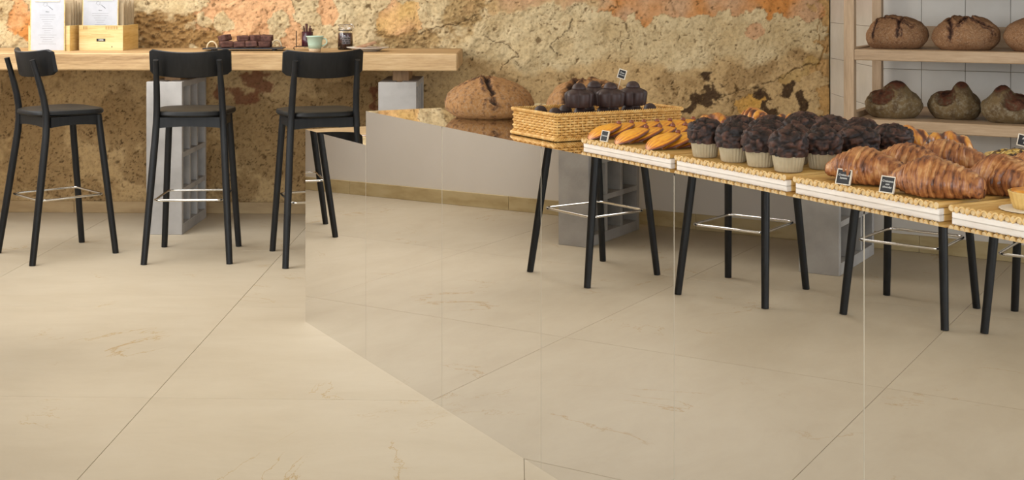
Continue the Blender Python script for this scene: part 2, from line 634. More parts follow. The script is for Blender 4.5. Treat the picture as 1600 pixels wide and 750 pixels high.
K['seed_topping'] = mat_noise('caramelised_apple_topping', [(0.36, srgb(30, 22, 18)), (0.48, srgb(70, 44, 22)), (0.55, srgb(206, 164, 60)), (0.7, srgb(232, 214, 150))], 70, 4, 0.5, 0.6, 120)
K['loaf_grey'] = mat_attr('floury_rye_crust', 'cut', [(0.0, srgb(164, 120, 74)), (0.22, srgb(128, 90, 56)), (0.45, srgb(88, 60, 40)), (0.8, srgb(42, 28, 21))],
                          75, 0.7, 0.8, 0.8, 150, 0.0025, 0.2, flour=(srgb(176, 152, 124), 130, 0.5))
K['loaf_dark'] = mat_attr('dark_rye_crust', 'cut', [(0.0, srgb(140, 102, 70)), (0.25, srgb(120, 84, 58)), (0.5, srgb(82, 54, 40)), (0.85, srgb(46, 30, 24))],
                          80, 0.7, 0.8, 0.8, 150, 0.0025, 0.2, flour=(srgb(176, 150, 120), 150, 0.6))
K['loaf_olive'] = mat_attr('floury_country_crust', 'cut', [(0.0, srgb(112, 92, 62)), (0.3, srgb(82, 62, 42)), (0.55, srgb(92, 52, 33)), (0.9, srgb(40, 26, 20))],
                           22, 0.7, 0.75, 0.4, 120, 0.0015, 0.25, flour=(srgb(152, 142, 120), 60, 0.6))
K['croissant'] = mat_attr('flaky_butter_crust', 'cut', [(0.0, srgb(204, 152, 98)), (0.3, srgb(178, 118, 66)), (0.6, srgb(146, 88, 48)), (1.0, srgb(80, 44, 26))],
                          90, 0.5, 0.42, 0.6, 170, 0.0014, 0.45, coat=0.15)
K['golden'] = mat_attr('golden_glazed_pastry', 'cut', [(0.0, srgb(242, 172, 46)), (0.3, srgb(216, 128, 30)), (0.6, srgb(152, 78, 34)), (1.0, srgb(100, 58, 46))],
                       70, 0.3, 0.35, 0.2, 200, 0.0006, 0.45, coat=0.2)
K['muffin'] = mat_attr('cracked_chocolate_top', 'cut', [(0.0, srgb(28, 20, 18)), (0.4, srgb(50, 34, 28)), (0.75, srgb(76, 50, 40)), (1.0, srgb(96, 64, 50))],
                       90, 0.5, 0.55, 0.6, 260, 0.0012, 0.35)
K['braid'] = mat_attr('glossy_braided_bun', 'cut', [(0.0, srgb(222, 156, 56)), (0.3, srgb(184, 110, 40)), (0.6, srgb(112, 58, 28)), (1.0, srgb(66, 32, 18))],
                      40, 0.2, 0.3, 0.2, 150, 0.0008, 0.5, coat=0.3)


def text_mesh(body, size, name='lettering', shear=0.0, depth=0.0002, spacing=1.0):
    cu = bpy.data.curves.new(name, 'FONT')
    cu.body = body
    cu.size = size
    cu.shear = shear
    cu.align_x = 'CENTER'
    cu.align_y = 'CENTER'
    cu.extrude = depth
    cu.space_line = spacing
    cu.resolution_u = 2
    o = bpy.data.objects.new(name, cu)
    COL.objects.link(o)
    dg = bpy.context.evaluated_depsgraph_get()
    me = bpy.data.meshes.new_from_object(o.evaluated_get(dg))
    bpy.data.objects.remove(o)
    bpy.data.curves.remove(cu)
    return me

# ================================================================== SETTING
XL, XR, YF, YB, ZC = -3.57, 4.92, -5.0, 7.69, 3.0
RET_X, RET_Y = 1.83, 6.56                      # outside corner of the tiled service wall
SA = math.radians(28)                          # the service wall and its shelf are turned by this
SW = Vector((math.cos(SA), -math.sin(SA), 0))
SN = Vector((math.sin(SA), math.cos(SA), 0))

# floor: slab of grout with marble tiles laid on it
fl = MB().box(XL - 0.2, XR + 0.2, YF - 0.2, YB + 0.2, -0.15, -0.004).build('floor', K['grout'], kind='structure')
TX0, TY0, TP, JG = -1.181, 4.156, 1.2, 0.0014
full = None
for i in range(-3, 7):
    for j in range(-8, 4):
        x0, x1 = max(TX0 + i * TP, XL), min(TX0 + (i + 1) * TP, XR)
        y0, y1 = max(TY0 + j * TP, YF), min(TY0 + (j + 1) * TP, YB)
        if x1 - x0 < 0.02 or y1 - y0 < 0.02:
            continue
        cx, cy = (x0 + x1) / 2, (y0 + y1) / 2
        whole = (x1 - x0 > TP - 1e-4) and (y1 - y0 > TP - 1e-4)
        if whole and full:
            me = full
        else:
            hx, hy = (x1 - x0 - JG) / 2, (y1 - y0 - JG) / 2
            me = MB().box(-hx, hx, -hy, hy, -0.004, 0.0, 0.0008).mesh('floor_tile', K['marble'])
            if whole:
                full = me
        obj('floor_tile', me, fl, (cx, cy, 0))

MB().box(XL - 0.2, XR + 0.2, YF - 0.2, YB + 0.2, ZC, ZC + 0.15).build('ceiling', K['ceiling'], kind='structure')


# weathered wall: real relief (flaking plaster over rough stone) and the colours of its coats
def ell(X, Z, cx, cz, rx, rz, rot=0.0):
    c, s = math.cos(rot), math.sin(rot)
    dx, dz = X - cx, Z - cz
    return 1 - np.sqrt(((dx * c + dz * s) / rx) ** 2 + ((-dx * s + dz * c) / rz) ** 2)


def make_wall():
    xs = np.arange(XL, RET_X + 0.003, 0.0062)
    zs = np.concatenate([np.arange(0.0, 1.42, 0.0062), np.linspace(1.43, ZC, 42)])
    X, Z = np.meshgrid(xs, zs, indexing='ij')
    P3 = np.stack([X, Z * 1.0, np.zeros_like(X)], -1)
    big = fbm(P3 * 1.7, 4)
    mid = fbm(P3 * 6.0 + 31, 5, 0.55)
    fine = fbm(P3 * 26.0 + 7, 4, 0.6)
    wx = X + 0.035 * fbm(P3 * 9 + 51, 3)
    wz = Z + 0.035 * fbm(P3 * 9 + 91, 3)
    rag = 0.10 * fbm(P3 * 11 + 3, 4, 0.6)

    def col(r, g, b):
        return np.array(srgb(r, g, b)[:3])

    C = np.zeros(X.shape + (3,))
    cream, pale, tan = col(206, 184, 142), col(216, 198, 160), col(184, 158, 114)
    t = np.clip(0.5 + 0.55 * mid + 0.25 * big, 0, 1)[..., None]
    C[:] = tan * (1 - t) + pale * t
    C = 0.55 * C + 0.45 * cream
    H = 0.010 * big + 0.0035 * mid + 0.0012 * fine

    def paint(mask, c, amt=1.0):
        nonlocal C
        m = np.clip(mask * amt, 0, 1)[..., None]
        C = C * (1 - m) + np.asarray(c) * m

    # lower zone: travertine-like render with dark rough patches and pits, bar's shade painted in
    low = sstep(0.93, 0.86, wz + 0.12 * big)
    paint(low, col(194, 162, 114), 0.75)
    rough = sstep(0.08, 0.42, fbm(P3 * 2.6 + 77, 5, 0.6) + 0.35 * sstep(0.62, 0.2, wz) - 0.12)
    rough_low = rough * low
    for (a, b_, c_, d_) in [(-2.95, .58, .22, .34), (-2.35, .55, .35, .18), (-1.55, .48, .34, .26), (-1.25, .30, .25, .2), (-2.85, .25, .3, .16), (-2.2, .28, .2, .12), (-0.1, .62, .22, .22), (-.95, .7, .3, .2)]:
        rough_low = np.maximum(rough_low, sstep(0.0, 0.35, ell(wx, wz, a, b_, c_, d_) + 0.5 * mid))
    paint(rough_low, col(146, 116, 76), 0.62)
    warp = np.stack([0.03 * fbm(P3 * 12 + 21, 3), 0.03 * fbm(P3 * 12 + 41, 3), 0 * X], -1)
    tex = fbm((P3 + warp) * np.array([46, 60, 1]) + 13, 3, 0.6)
    dens = np.clip(0.15 + 0.9 * rough_low + 0.5 * fbm(P3 * 4 + 811, 3), 0, 1)
    stroke = sstep(0.055, 0.015, np.abs(fbm((P3 + warp * 1.5) * np.array([13, 17, 1]) + 15, 3, 0.5))) * sstep(0.05, 0.35, fbm(P3 * 19 + 821, 2)) * low
    pits = np.maximum(sstep(0.48, 0.66, tex) * dens, stroke * dens)
    paint(pits, col(70, 50, 30), 0.85)
    H -= 0.006 * pits
    H += 0.005 * rough_low * tex
    # flaked plateaus: terraces of a noise field, their edges catch the light
    tn = fbm((P3 + warp) * np.array([6.5, 7.5, 1]) + 911, 5, 0.55) * 3.2
    tf = tn - np.floor(tn)
    terr = np.floor(tn) + sstep(0.0, 0.13, tf)
    H += (0.0028 + 0.0026 * sstep(0.6, -0.6, X)) * terr * (1 - 0.5 * low)
    tedge = sstep(0.0, 0.05, tf) * sstep(0.17, 0.09, tf) * sstep(-0.1, 0.3, fbm(P3 * 5 + 931, 3))
    paint(tedge * (1 - low), col(140, 110, 72), 0.45)

    # old orange and pink coats, where the cream top coat has flaked away (they sit lower)
    def flake(shape, c1, c2, depth=0.007, soft=0.05):
        nonlocal H
        m = sstep(0.0, soft, shape)
        mixv = np.clip(0.5 + 0.9 * fbm(P3 * 5 + 141, 3), 0, 1)[..., None]
        paint(m, c1 * (1 - mixv) + c2 * mixv)
        edge = sstep(0.0, 0.02, shape) * sstep(0.09, 0.02, shape)
        H = H - depth * m + 0.002 * edge
        rim = sstep(-0.012, 0.004, shape) * sstep(0.03, 0.008, shape)
        paint(rim, col(112, 82, 50), 0.75)  # shadow line along the flake edge, painted into the colour
        return m

    salmon, peach, orange, ochre, pinkish = col(216, 172, 128), col(208, 160, 116), col(198, 134, 72), col(212, 174, 112), col(196, 158, 122)
    n9 = 0.55 * fbm(P3 * 8.5 + 211, 4, 0.6)
    s = np.maximum.reduce([ell(wx, wz, -1.62, 1.17, .34, .20) - 0.1, ell(wx, wz, -1.86, 1.05, .10, .10), ell(wx, wz, -1.36, 1.06, .12, .12) - .05])
    islands = np.maximum.reduce([ell(wx, wz, -1.745, 1.13, .06, .07), ell(wx, wz, -1.425, 1.10, .075, .11), ell(wx, wz, -1.17, 1.10, .12, .08), ell(wx, wz, -1.86, 1.15, .04, .05)])
    flake(np.minimum(s + 0.6 * n9, -(islands + 0.5 * n9) + 0.02), salmon, peach)
    flake(ell(wx, wz, -2.96, 1.14, .10, .16, .5) + 0.6 * n9 - .05, salmon, orange)
    flake(ell(wx, wz, -2.62, 1.24, .3, .1) + 0.6 * n9 - .05, salmon, peach)
    flake(ell(wx, wz, -1.13, 1.20, .07, .10) + 0.6 * n9, salmon, peach, 0.003)
    flake(ell(wx, wz, -0.70, 1.16, .13, .13) + 0.6 * n9 - .05, ochre, salmon, 0.003)
    band = (wz - 1.175 - 0.022 * np.sin(X * 6) + 0.35 * rag) * 8
    flake(np.minimum(np.minimum(band, (wx - 0.48) * 3 + n9), (1.80 - wx) * 8) + 0.35 * n9, orange, pinkish, 0.003)
    flake(np.minimum(np.minimum(band - .15, (wx + 0.30) * 3 + n9), (0.56 - wx) * 3) + 0.4 * n9, pinkish, col(188, 158, 112), 0.001, 0.3)
    flake(ell(wx, wz, 1.40, 1.085, .055, .035) + 0.8 * n9, pinkish, peach, 0.002)
    flake((wx - 1.785 + 0.9 * rag) * 9 + 0.35 * n9, col(192, 152, 96), col(182, 146, 98), 0.003)

    # bare rough stone, brown
    st = sstep(-0.05, 0.25, np.maximum(ell(wx, wz, -2.08, 1.07, .26, .13, -.12), ell(wx, wz, -2.0, 1.02, .34, .07)) + 0.75 * n9)
    paint(st, col(158, 124, 78))
    grain = fbm(P3 * np.array([26, 44, 1]) + 61, 4, 0.7)
    paint(st * sstep(0.15, 0.5, grain), col(78, 54, 32), 0.8)
    H += st * (0.012 * grain - 0.006)
    st2 = sstep(0.0, 0.3, np.maximum(ell(wx, wz, -.32, 1.20, .16, .18), ell(wx, wz, -.62, 1.02, .24, .07)) + 0.8 * n9)
    paint(st2, col(170, 140, 92), 0.8)
    paint(st2 * sstep(0.15, 0.5, grain), col(92, 66, 38), 0.7)
    H += st2 * (0.010 * grain - 0.004)

    # dark damp spots low at the end of the wall, ochre smears and reddish spots
    n14 = 0.7 * fbm(P3 * 14 + 301, 4, 0.6)
    dk = np.maximum.reduce([ell(wx, wz, 1.14, .715, .075, .065), ell(wx, wz, 1.09, .66, .05, .03), ell(wx, wz, 1.10, .82, .03, .03), ell(wx, wz, 1.43, .70, .05, .06),
                            ell(wx, wz, 1.585, .735, .05, .055), ell(wx, wz, 1.47, .60, .05, .05), ell(wx, wz, 1.68, .67, .035, .055), ell(wx, wz, 1.00, .62, .04, .03)])
    halo = sstep(-0.5, 0.3, dk + n14)
    paint(halo * sstep(0.2, 0.5, tex), col(110, 84, 54), 0.7)
    paint(sstep(-0.10, 0.12, dk + 1.1 * n14), col(56, 38, 28), 0.92)
    flake(ell(wx, wz, 1.37, .655, .08, .07) + 0.7 * n9, col(206, 160, 84), col(196, 154, 92), 0.002)
    flake(ell(wx, wz, 1.66, .845, .13, .045, .5) + 0.9 * n9 - .05, col(190, 160, 108), col(178, 146, 92), 0.003)
    rd = np.maximum.reduce([ell(wx, wz, -1.56, .785, .085, .06), ell(wx, wz, -1.62, .70, .10, .045), ell(wx, wz, -1.76, .72, .06, .06), ell(wx, wz, -.84, .70, .03, .08)])
    paint(sstep(-0.1, 0.25, rd + n14), col(124, 72, 52), 0.8)

    # cracks
    def crack(pts, w=0.006, c=(84, 62, 38), d=0.006):
        nonlocal H
        best = np.full(X.shape, 9.0)
        jx = X + 0.02 * fbm(P3 * 13 + 401, 3)
        jz = Z + 0.02 * fbm(P3 * 13 + 501, 3)
        for (ax, az), (bx, bz) in zip(pts[:-1], pts[1:]):
            ux, uz = bx - ax, bz - az
            tt = np.clip(((jx - ax) * ux + (jz - az) * uz) / (ux * ux + uz * uz), 0, 1)
            best = np.minimum(best, np.hypot(jx - ax - tt * ux, jz - az - tt * uz))
        m = sstep(w, w * 0.3, best)
        paint(m, col(*c), 0.85)
        H = H - d * m + 0.003 * sstep(4 * w, 1.5 * w, best)
    crack([(.33, 1.17), (.30, 1.09), (.22, 1.03), (.20, .99), (.27, .95)], 0.005)
    crack([(1.15, .69), (1.30, .735), (1.50, .79), (1.64, .87), (1.78, .90)], 0.005)
    crack([(1.79, 1.2), (1.76, 1.1), (1.79, .98), (1.76, .86)], 0.004, (150, 112, 60))
    crack([(-.62, 1.07), (-.48, 1.10), (-.36, 1.12), (-.22, 1.19)], 0.006)
    crack([(-.20, 1.06), (-.05, 1.0), (.0, .93), (-.1, .86)], 0.005)
    crack([(.62, 1.14), (.66, 1.05), (.60, .99)], 0.004)

    # scattered flakes and little holes over the whole wall
    ridg = np.abs(fbm(P3 * 7.5 + 601, 4, 0.55))
    up = (0.35 + 0.65 * sstep(1.3, 1.0, X * 0.5 + 1.0 + 0.4 * big)) * (1 - low * 0.6)
    fl_e = sstep(0.05, 0.0, ridg) * up
    H += 0.0025 * sstep(0.16, 0.05, ridg) * up - 0.002 * fl_e
    paint(fl_e, col(150, 120, 80), 0.18)
    holes = sstep(0.56, 0.68, fbm((P3 + warp) * np.array([40, 46, 1]) + 701, 3, 0.5) + 0.12 * mid)
    paint(holes, col(104, 78, 48), 0.75)
    H -= 0.006 * holes
    speck = sstep(0.45, 0.7, fbm(P3 * 60 + 801, 3, 0.6))
    paint(speck, col(146, 116, 76), 0.45)

    P = np.stack([X, YB - np.clip(H, -0.02, 0.024), Z], -1)
    me = grid_mesh('wall_back', P, K['plaster'], attrs={'Col': C})
    o = obj('wall_back', me, kind='structure')
    MB().box(XL - 0.2, RET_X + 0.2, YB + 0.03, YB + 0.2, -0.15, ZC + 0.15).build('masonry', K['carcass'], o)
    return o


make_wall()


def skirting(name, p0, p1, h, t, pieces, normal):
    """stone skirting pieces from p0 to p1 (xy), t thick towards normal"""
    e = empty(name, (p0[0], p0[1], 0))
    e['kind'] = 'structure'
    d = Vector((p1[0] - p0[0], p1[1] - p0[1], 0))
    ln = d.length
    d.normalize()
    e.rotation_euler.z = math.atan2(d.y, d.x)
    left = Vector((-d.y, d.x, 0))
    sgn = 1 if left.dot(Vector((normal[0], normal[1], 0))) > 0 else -1
    a = 0.0
    for w in pieces:
        b = min(a + w, ln)
        if b - a > 0.01:
            y0, y1 = (0.0, t) if sgn > 0 else (-t, 0.0)
            MB().box(a + 0.001, b - 0.001, y0, y1, 0.0005, h, 0.0015).build('skirting_tile', K['skirting_warm' if 'back' in name else 'skirting'], e)
        a = b
    return e


skirting('baseboard_back', (XL + 0.03, YB - 0.026), (RET_X, YB - 0.026), 0.068, 0.012, [0.9, 1.2, 1.2, 1.2, 1.2], (0, -1))
skirting('baseboard_left', (XL, YF), (XL, YB - 0.04), 0.085, 0.014, [1.2] * 12, (1, 0))

# left wall with four windows above the side bar
wl = MB()
ys = [YF - 0.2] + [v for ab in WIN_Y for v in ab] + [YB + 0.2]
wl.box(XL - 0.25, XL, YF - 0.2, YB + 0.02, -0.15, 1.25)
wl.box(XL - 0.25, XL, YF - 0.2, YB + 0.02, 2.75, ZC + 0.15)
for a, b in [(YF - 0.2, WIN_Y[0][0]), (WIN_Y[0][1], WIN_Y[1][0]), (WIN_Y[1][1], WIN_Y[2][0]), (WIN_Y[2][1], WIN_Y[3][0]), (WIN_Y[3][1], YB + 0.02)]:
    wl.box(XL - 0.25, XL, a, b, 1.25, 2.75)
wl.build('wall_left', K['beige'], kind='structure')


def window(name, x0, x1, y0, y1, z0, z1, axis):
    """frame of four bars, a mullion and two panes, in the plane across the thin axis"""
    f = MB()
    w = 0.05
    if axis == 'x':
        xm = (x0 + x1) / 2
        def bar(a, b, c, d): f.box(xm - .03, xm + .03, a, b, c, d, 0.003)
        u0, u1 = y0, y1
    else:
        ym = (y0 + y1) / 2
        def bar(a, b, c, d): f.box(a, b, ym - .03, ym + .03, c, d, 0.003)
        u0, u1 = x0, x1
    bar(u0, u1, z0, z0 + w)
    bar(u0, u1, z1 - w, z1)
    bar(u0, u0 + w, z0 + w, z1 - w)
    bar(u1 - w, u1, z0 + w, z1 - w)
    um = (u0 + u1) / 2
    bar(um - w / 2, um + w / 2, z0 + w, z1 - w)
    o = f.build(name, K['window_frame'], kind='structure')
    for a, b in ((u0 + w, um - w / 2), (um + w / 2, u1 - w)):
        g = MB()
        if axis == 'x':
            g.box(xm - .003, xm + .003, a, b, z0 + w, z1 - w)
        else:
            g.box(a, b, ym - .003, ym + .003, z0 + w, z1 - w)
        g.build('pane', K['pane'], o)
    return o


for k, (a, b) in enumerate(WIN_Y):
    window('window_%d' % (k + 1), XL - 0.25, XL - 0.1, a, b, 1.25, 2.75, 'x')

# front wall (behind the viewer) with a wide shop window, right wall
wf = MB()
wf.box(XL - 0.25, XR + 0.25, YF - 0.25, YF, -0.15, 0.55)
wf.box(XL - 0.25, XR + 0.25, YF - 0.25, YF, 2.85, ZC + 0.15)
wf.box(XL - 0.25, -3.3, YF - 0.25, YF, 0.55, 2.85)
wf.box(2.1, XR + 0.25, YF - 0.25, YF, 0.55, 2.85)
wf.build('wall_front', K['beige'], kind='structure')
window('window_5', -3.3, 2.1, YF - 0.25, YF - 0.1, 0.55, 2.85, 'y')
yr1 = RET_Y - (XR - RET_X) * math.tan(SA) + 0.1
wrr = MB()
wrr.box(XR, XR + 0.2, YF - 0.2, yr1, -0.15, 0.55)
wrr.box(XR, XR + 0.2, YF - 0.2, yr1, 2.65, ZC + 0.15)
wrr.box(XR, XR + 0.2, YF - 0.2, -0.5, 0.55, 2.65)
wrr.box(XR, XR + 0.2, 3.7, yr1, 0.55, 2.65)
wrr.build('wall_right', K['beige'], kind='structure')
window('window_6', XR + 0.05, XR + 0.2, -0.5, 3.7, 0.55, 2.65, 'x')  # unseen window, added to go with the fill from this side

# tiled return (faces the room's left side) and the turned service wall
wr = MB().box(RET_X + 0.008, RET_X + 0.15, RET_Y + 0.16, YB + 0.02, -0.15, ZC + 0.15).build('wall_return', K['carcass'], kind='structure')
tile_h = 0.2065
zz = [0.93 + k * tile_h for k in range(-4, 7)]
tm = {}
for z in zz:
    y = RET_Y + 0.002
    while y < YB - 0.03:
        y1 = min(y + 0.62, YB - 0.028)
        key = round(y1 - y, 3)
        if key not in tm:
            tm[key] = MB().box(0, 0.008, 0.0008, y1 - y - 0.0008, 0.0008, tile_h - 0.0008, 0.0012).mesh('wall_tile', K['glaze'])
        obj('wall_tile', tm[key], wr, (RET_X, y, z))
        y = y1
ws = empty('wall_service', (RET_X, RET_Y, 0), -SA)
ws['kind'] = 'structure'
MB().box(0.005, 3.6, 0.010, 0.13, -0.15, ZC + 0.15).build('backing', K['carcass'], ws)
tsm = MB().box(0.001, 0.204, 0.0, 0.010, 0.001, tile_h - 0.001, 0.0018).mesh('wall_tile', K['glaze'])
for z in zz:
    for k in range(11):
        obj('wall_tile', tsm, ws, (-0.022 + 0.205 * k if k else 0.0, 0, z)) if k else obj('wall_tile', MB().box(0.0, 0.182, 0.0, 0.010, 0.001, tile_h - 0.001, 0.0018).mesh('wall_tile', K['glaze']), ws, (0, 0, z))

# ================================================================== BARS
def pedestal(x, y, rz, lx, ly, label):
    """hollow cast-concrete pedestal: solid ends, gridded long sides, open top. lx wide, ly long, front at -y"""
    h, t = 0.828, 0.032
    p = empty('concrete_pedestal', (x, y, 0), rz, label, 'pedestal', 'concrete pedestals under the bars')
    c = K['concrete']
    hx, hy = lx / 2, ly / 2
    for s in (-1, 1):
        MB().box(-hx, hx, min(s * hy, s * (hy - t)), max(s * hy, s * (hy - t)), 0.0, h, 0.002).build('end_panel', c, p)
    for s in (-1, 1):
        xa, xb = sorted((s * hx, s * (hx - 0.085)))
        e = MB().box(xa, xb, -hy + t, hy - t, 0.0, 0.055, 0.0015).build('side_grid', c, p)
        rows = [0.235, 0.43, 0.62]
        for z in rows:
            MB().box(xa, xb, -hy + t, hy - t, z - 0.014, z + 0.014, 0.0015).build('shelf_bar', c, e)
        MB().box(xa, xb, -hy + t, hy - t, h - 0.03, h, 0.0015).build('shelf_bar', c, e)
        pitch = (ly - 2 * t) / 3
        zs = [0.055] + rows + [h - 0.03]
        for k in (1, 2):
            yc = -hy + t + pitch * k
            for a in range(4):
                z0 = zs[a] + (0.014 if a else 0)
                z1 = zs[a + 1] - (0.014 if a < 3 else 0)
                MB().box(xa + 0.004 if s < 0 else xa, xb if s < 0 else xb - 0.004, yc - 0.013, yc + 0.013, z0, z1, 0.0015).build('upright_bar', c, e)
    MB().box(-hx + 0.085, hx - 0.085, -hy + t, hy - t, 0.0, 0.70).build('core_panel', K['concrete_dark'], p)
    return p


def bar(loc, rz, length, depth, supports, label):
    """thick beam top resting on wooden blocks that stand in the pedestals. local x along the beam, front at y=0"""
    b = empty('wall_bar', loc, rz, label, 'bar counter')
    z0, z1 = 0.889, 0.983
    MB().box(0, length, 0, depth, z0, z1, 0.006).build('beam', K['oak_beam'], b)
    for (x, y) in supports:
        MB().box(x - 0.045, x + 0.045, y - 0.12, y + 0.12, 0.7005, z0, 0.002).build('support_block', K['oak_post'], b)
    return b


pedestal(-1.912, 7.245, 0, 0.195, 0.55, 'grey gridded concrete pedestal behind the middle black stool at the plaster wall')
pedestal(-0.646, 7.245, 0, 0.205, 0.55, 'grey gridded concrete pedestal under the free end of the wall bar')
bar((XL + 0.004, 6.965, 0), 0, 3.243, 0.70, [(-1.912 - XL, 0.28), (-0.646 - XL, 0.28)], 'thick oak beam bar top along the weathered plaster wall')
pedestal(-3.09, 4.955, PI / 2, 0.175, 0.62, 'grey gridded concrete pedestal by the beige wall, mirrored behind the first counter stool')
pedestal(-3.09, 3.675, PI / 2, 0.19, 0.60, 'grey gridded concrete pedestal by the beige wall, mirrored between two counter stools')
bar((-2.80, 2.0, 0), PI / 2, 3.55, 0.765, [(1.675, 0.29), (2.955, 0.29)], 'thick oak beam bar top along the beige painted wall, seen under by mirror')


# ================================================================== STOOLS
def make_stool():
    s = empty('bar_stool', (0, 0, 0))
    blk = K['black']
    zt = np.linspace(0, 1, 17)
    for sx in (-1, 1):
        # rear leg runs on up as the back post
        pts, rr = [], []
        for q in zt:
            z = 0.985 * q
            if z < 0.70:
                a = z / 0.70
                x = 0.205 + (0.160 - 0.205) * a
                y = -0.215 + 0.098 * (a - 0.10 * math.sin(PI * a) * 0)
            else:
                a = (z - 0.70) / 0.285
                x = 0.160 - 0.008 * a
                y = -0.117 - 0.075 * a ** 1.25
            pts.append((sx * x, y, z))
            rr.append(0.0155 + 0.0025 * math.sin(PI * min(1, z / 0.9)) - (0.002 if z > 0.9 else 0))
        # soften the change of direction at the seat
        P = np.array(pts)
        for _ in range(2):
            P[1:-1] = 0.25 * P[:-2] + 0.5 * P[1:-1] + 0.25 * P[2:]
        MB().tube([tuple(p) for p in P], rr, 12).build('rear_leg', blk, s, 'auto')
    for sx in (-1, 1):
        pts = [(sx * (0.19 - 0.040 * a), 0.225 - 0.075 * a, 0.70 * a) for a in np.linspace(0, 1, 6)]
        MB().tube(pts, [0.0155, .016, .0165, .017, .017, .017], 12).build('front_leg', blk, s, 'auto')
    # seat pad: plan is a rounded shape, wider in front
    def outline(inset, n=44):
        out = []
        for k in range(n):
            an = 2 * PI * k / n
            c, si = math.cos(an), math.sin(an)
            e = 0.55
            ux = abs(c) ** e * (1 if c >= 0 else -1)
            uy = abs(si) ** e * (1 if si >= 0 else -1)
            wide = 0.184 + 0.026 * uy
            out.append(((wide - inset) * ux, (0.185 - inset) * uy + 0.012))
        return out
    m = MB()
    lay = [(0.030, 0.7005), (0.008, 0.7045), (0.0, 0.713), (0.001, 0.724), (0.006, 0.731), (0.025, 0.735), (0.09, 0.734)]
    vs, fs = [], []
    n = 44
    for ins, z in lay:
        vs += [(x, y, z) for x, y in outline(ins)]
    for i in range(len(lay) - 1):
        for k in range(n):
            k2 = (k + 1) % n
            fs.append((i * n + k, i * n + k2, (i + 1) * n + k2, (i + 1) * n + k))
    fs.append(tuple(range(n - 1, -1, -1)))
    vs.append((0, 0.012, 0.733))
    for k in range(n):
        fs.append(((len(lay) - 1) * n + k, (len(lay) - 1) * n + (k + 1) % n, len(vs) - 1))
    m.add(vs, fs).build('seat', K['seat'], s, 'auto')
    # apron rails under the seat
    def rail(p0, p1, zb, zt_, th, bow=0.0):
        p0, p1 = Vector(p0), Vector(p1)
        d = (p1 - p0).normalized()
        nn = Vector((-d.y, d.x, 0)) * th / 2
        vs, fs = [], []
        for i in range(9):
            a = i / 8
            p = p0.lerp(p1, a)
            dz = bow * (1 - (2 * a - 1) ** 2)
            for q, z in ((-1, zb + dz), (1, zb + dz), (1, zt_), (-1, zt_)):
                vs.append((p.x + q * nn.x, p.y + q * nn.y, z))
        for i in range(8):
            for k in range(4):
                fs.append((i * 4 + k, i * 4 + (k + 1) % 4, (i + 1) * 4 + (k + 1) % 4, (i + 1) * 4 + k))
        fs += [(3, 2, 1, 0), (32, 33, 34, 35)]
        MB().add(vs, fs).build('apron_rail', blk, s)
    rail((-0.150, -0.118, 0), (0.150, -0.118, 0), 0.648, 0.7003, 0.02, 0.008)
    rail((-0.138, 0.150, 0), (0.138, 0.150, 0), 0.652, 0.7003, 0.02, 0.008)
    for sx in (-1, 1):
        rail((sx * 0.158, -0.105, 0), (sx * 0.152, 0.137, 0), 0.650, 0.7003, 0.02, 0.008)
    # curved back board
    vs, fs = [], []
    nx = 22
    R, half = 0.31, 0.198
    prof = [(-0.5, -1), (0.5, -1), (0.5, -0.8), (0.5, 0.8), (0.5, 1), (-0.5, 1), (-0.5, 0.8), (-0.5, -0.8)]
    prof = [(-.3, -1.0), (.3, -1.0), (.5, -.94), (.5, .94), (.3, 1.0), (-.3, 1.0), (-.5, .94), (-.5, -.94)]
    for i in range(nx + 1):
        u = -1 + 2 * i / nx
        x = u * half
        yb = -0.170 + (R - math.sqrt(R * R - x * x))
        endr = 1.0 - 0.22 * sstep(0.90, 1.0, np.array(abs(u)))
        for (dy, dz) in prof:
            hgt = 0.063 * float(endr)
            z = 0.958 + dz * hgt + 0.017 * u * u
            y = yb + dy * 0.019 - 0.20 * (z - 0.958)
            vs.append((x, y, z))
    q = len(prof)
    for i in range(nx):
        for k in range(q):
            fs.append((i * q + k, i * q + (k + 1) % q, (i + 1) * q + (k + 1) % q, (i + 1) * q + k))
    fs += [tuple(range(q - 1, -1, -1)), tuple(nx * q + k for k in range(q))]
    MB().add(vs, fs).build('backrest', blk, s, 'auto')
    # polished foot ring between the legs
    z = 0.30
    cor = [(-.168, -.158), (.168, -.158), (.158, .176), (-.158, .176)]
    pts, rad = [], 0.035
    for i in range(4):
        p, a, b = Vector(cor[i]), Vector(cor[i - 1]), Vector(cor[(i + 1) % 4])
        u, v = (a - p).normalized(), (b - p).normalized()
        for k in range(6):
            t = k / 5
            q1 = p + u * rad * (1 - t)
            q2 = p + v * rad * t
            pts.append((*(q1.lerp(q2, t)), z))
    fr = MB().tube(pts, 0.0058, 8, closed=True).build('foot_ring', K['chrome'], s, True, label='polished steel foot ring')
    return s


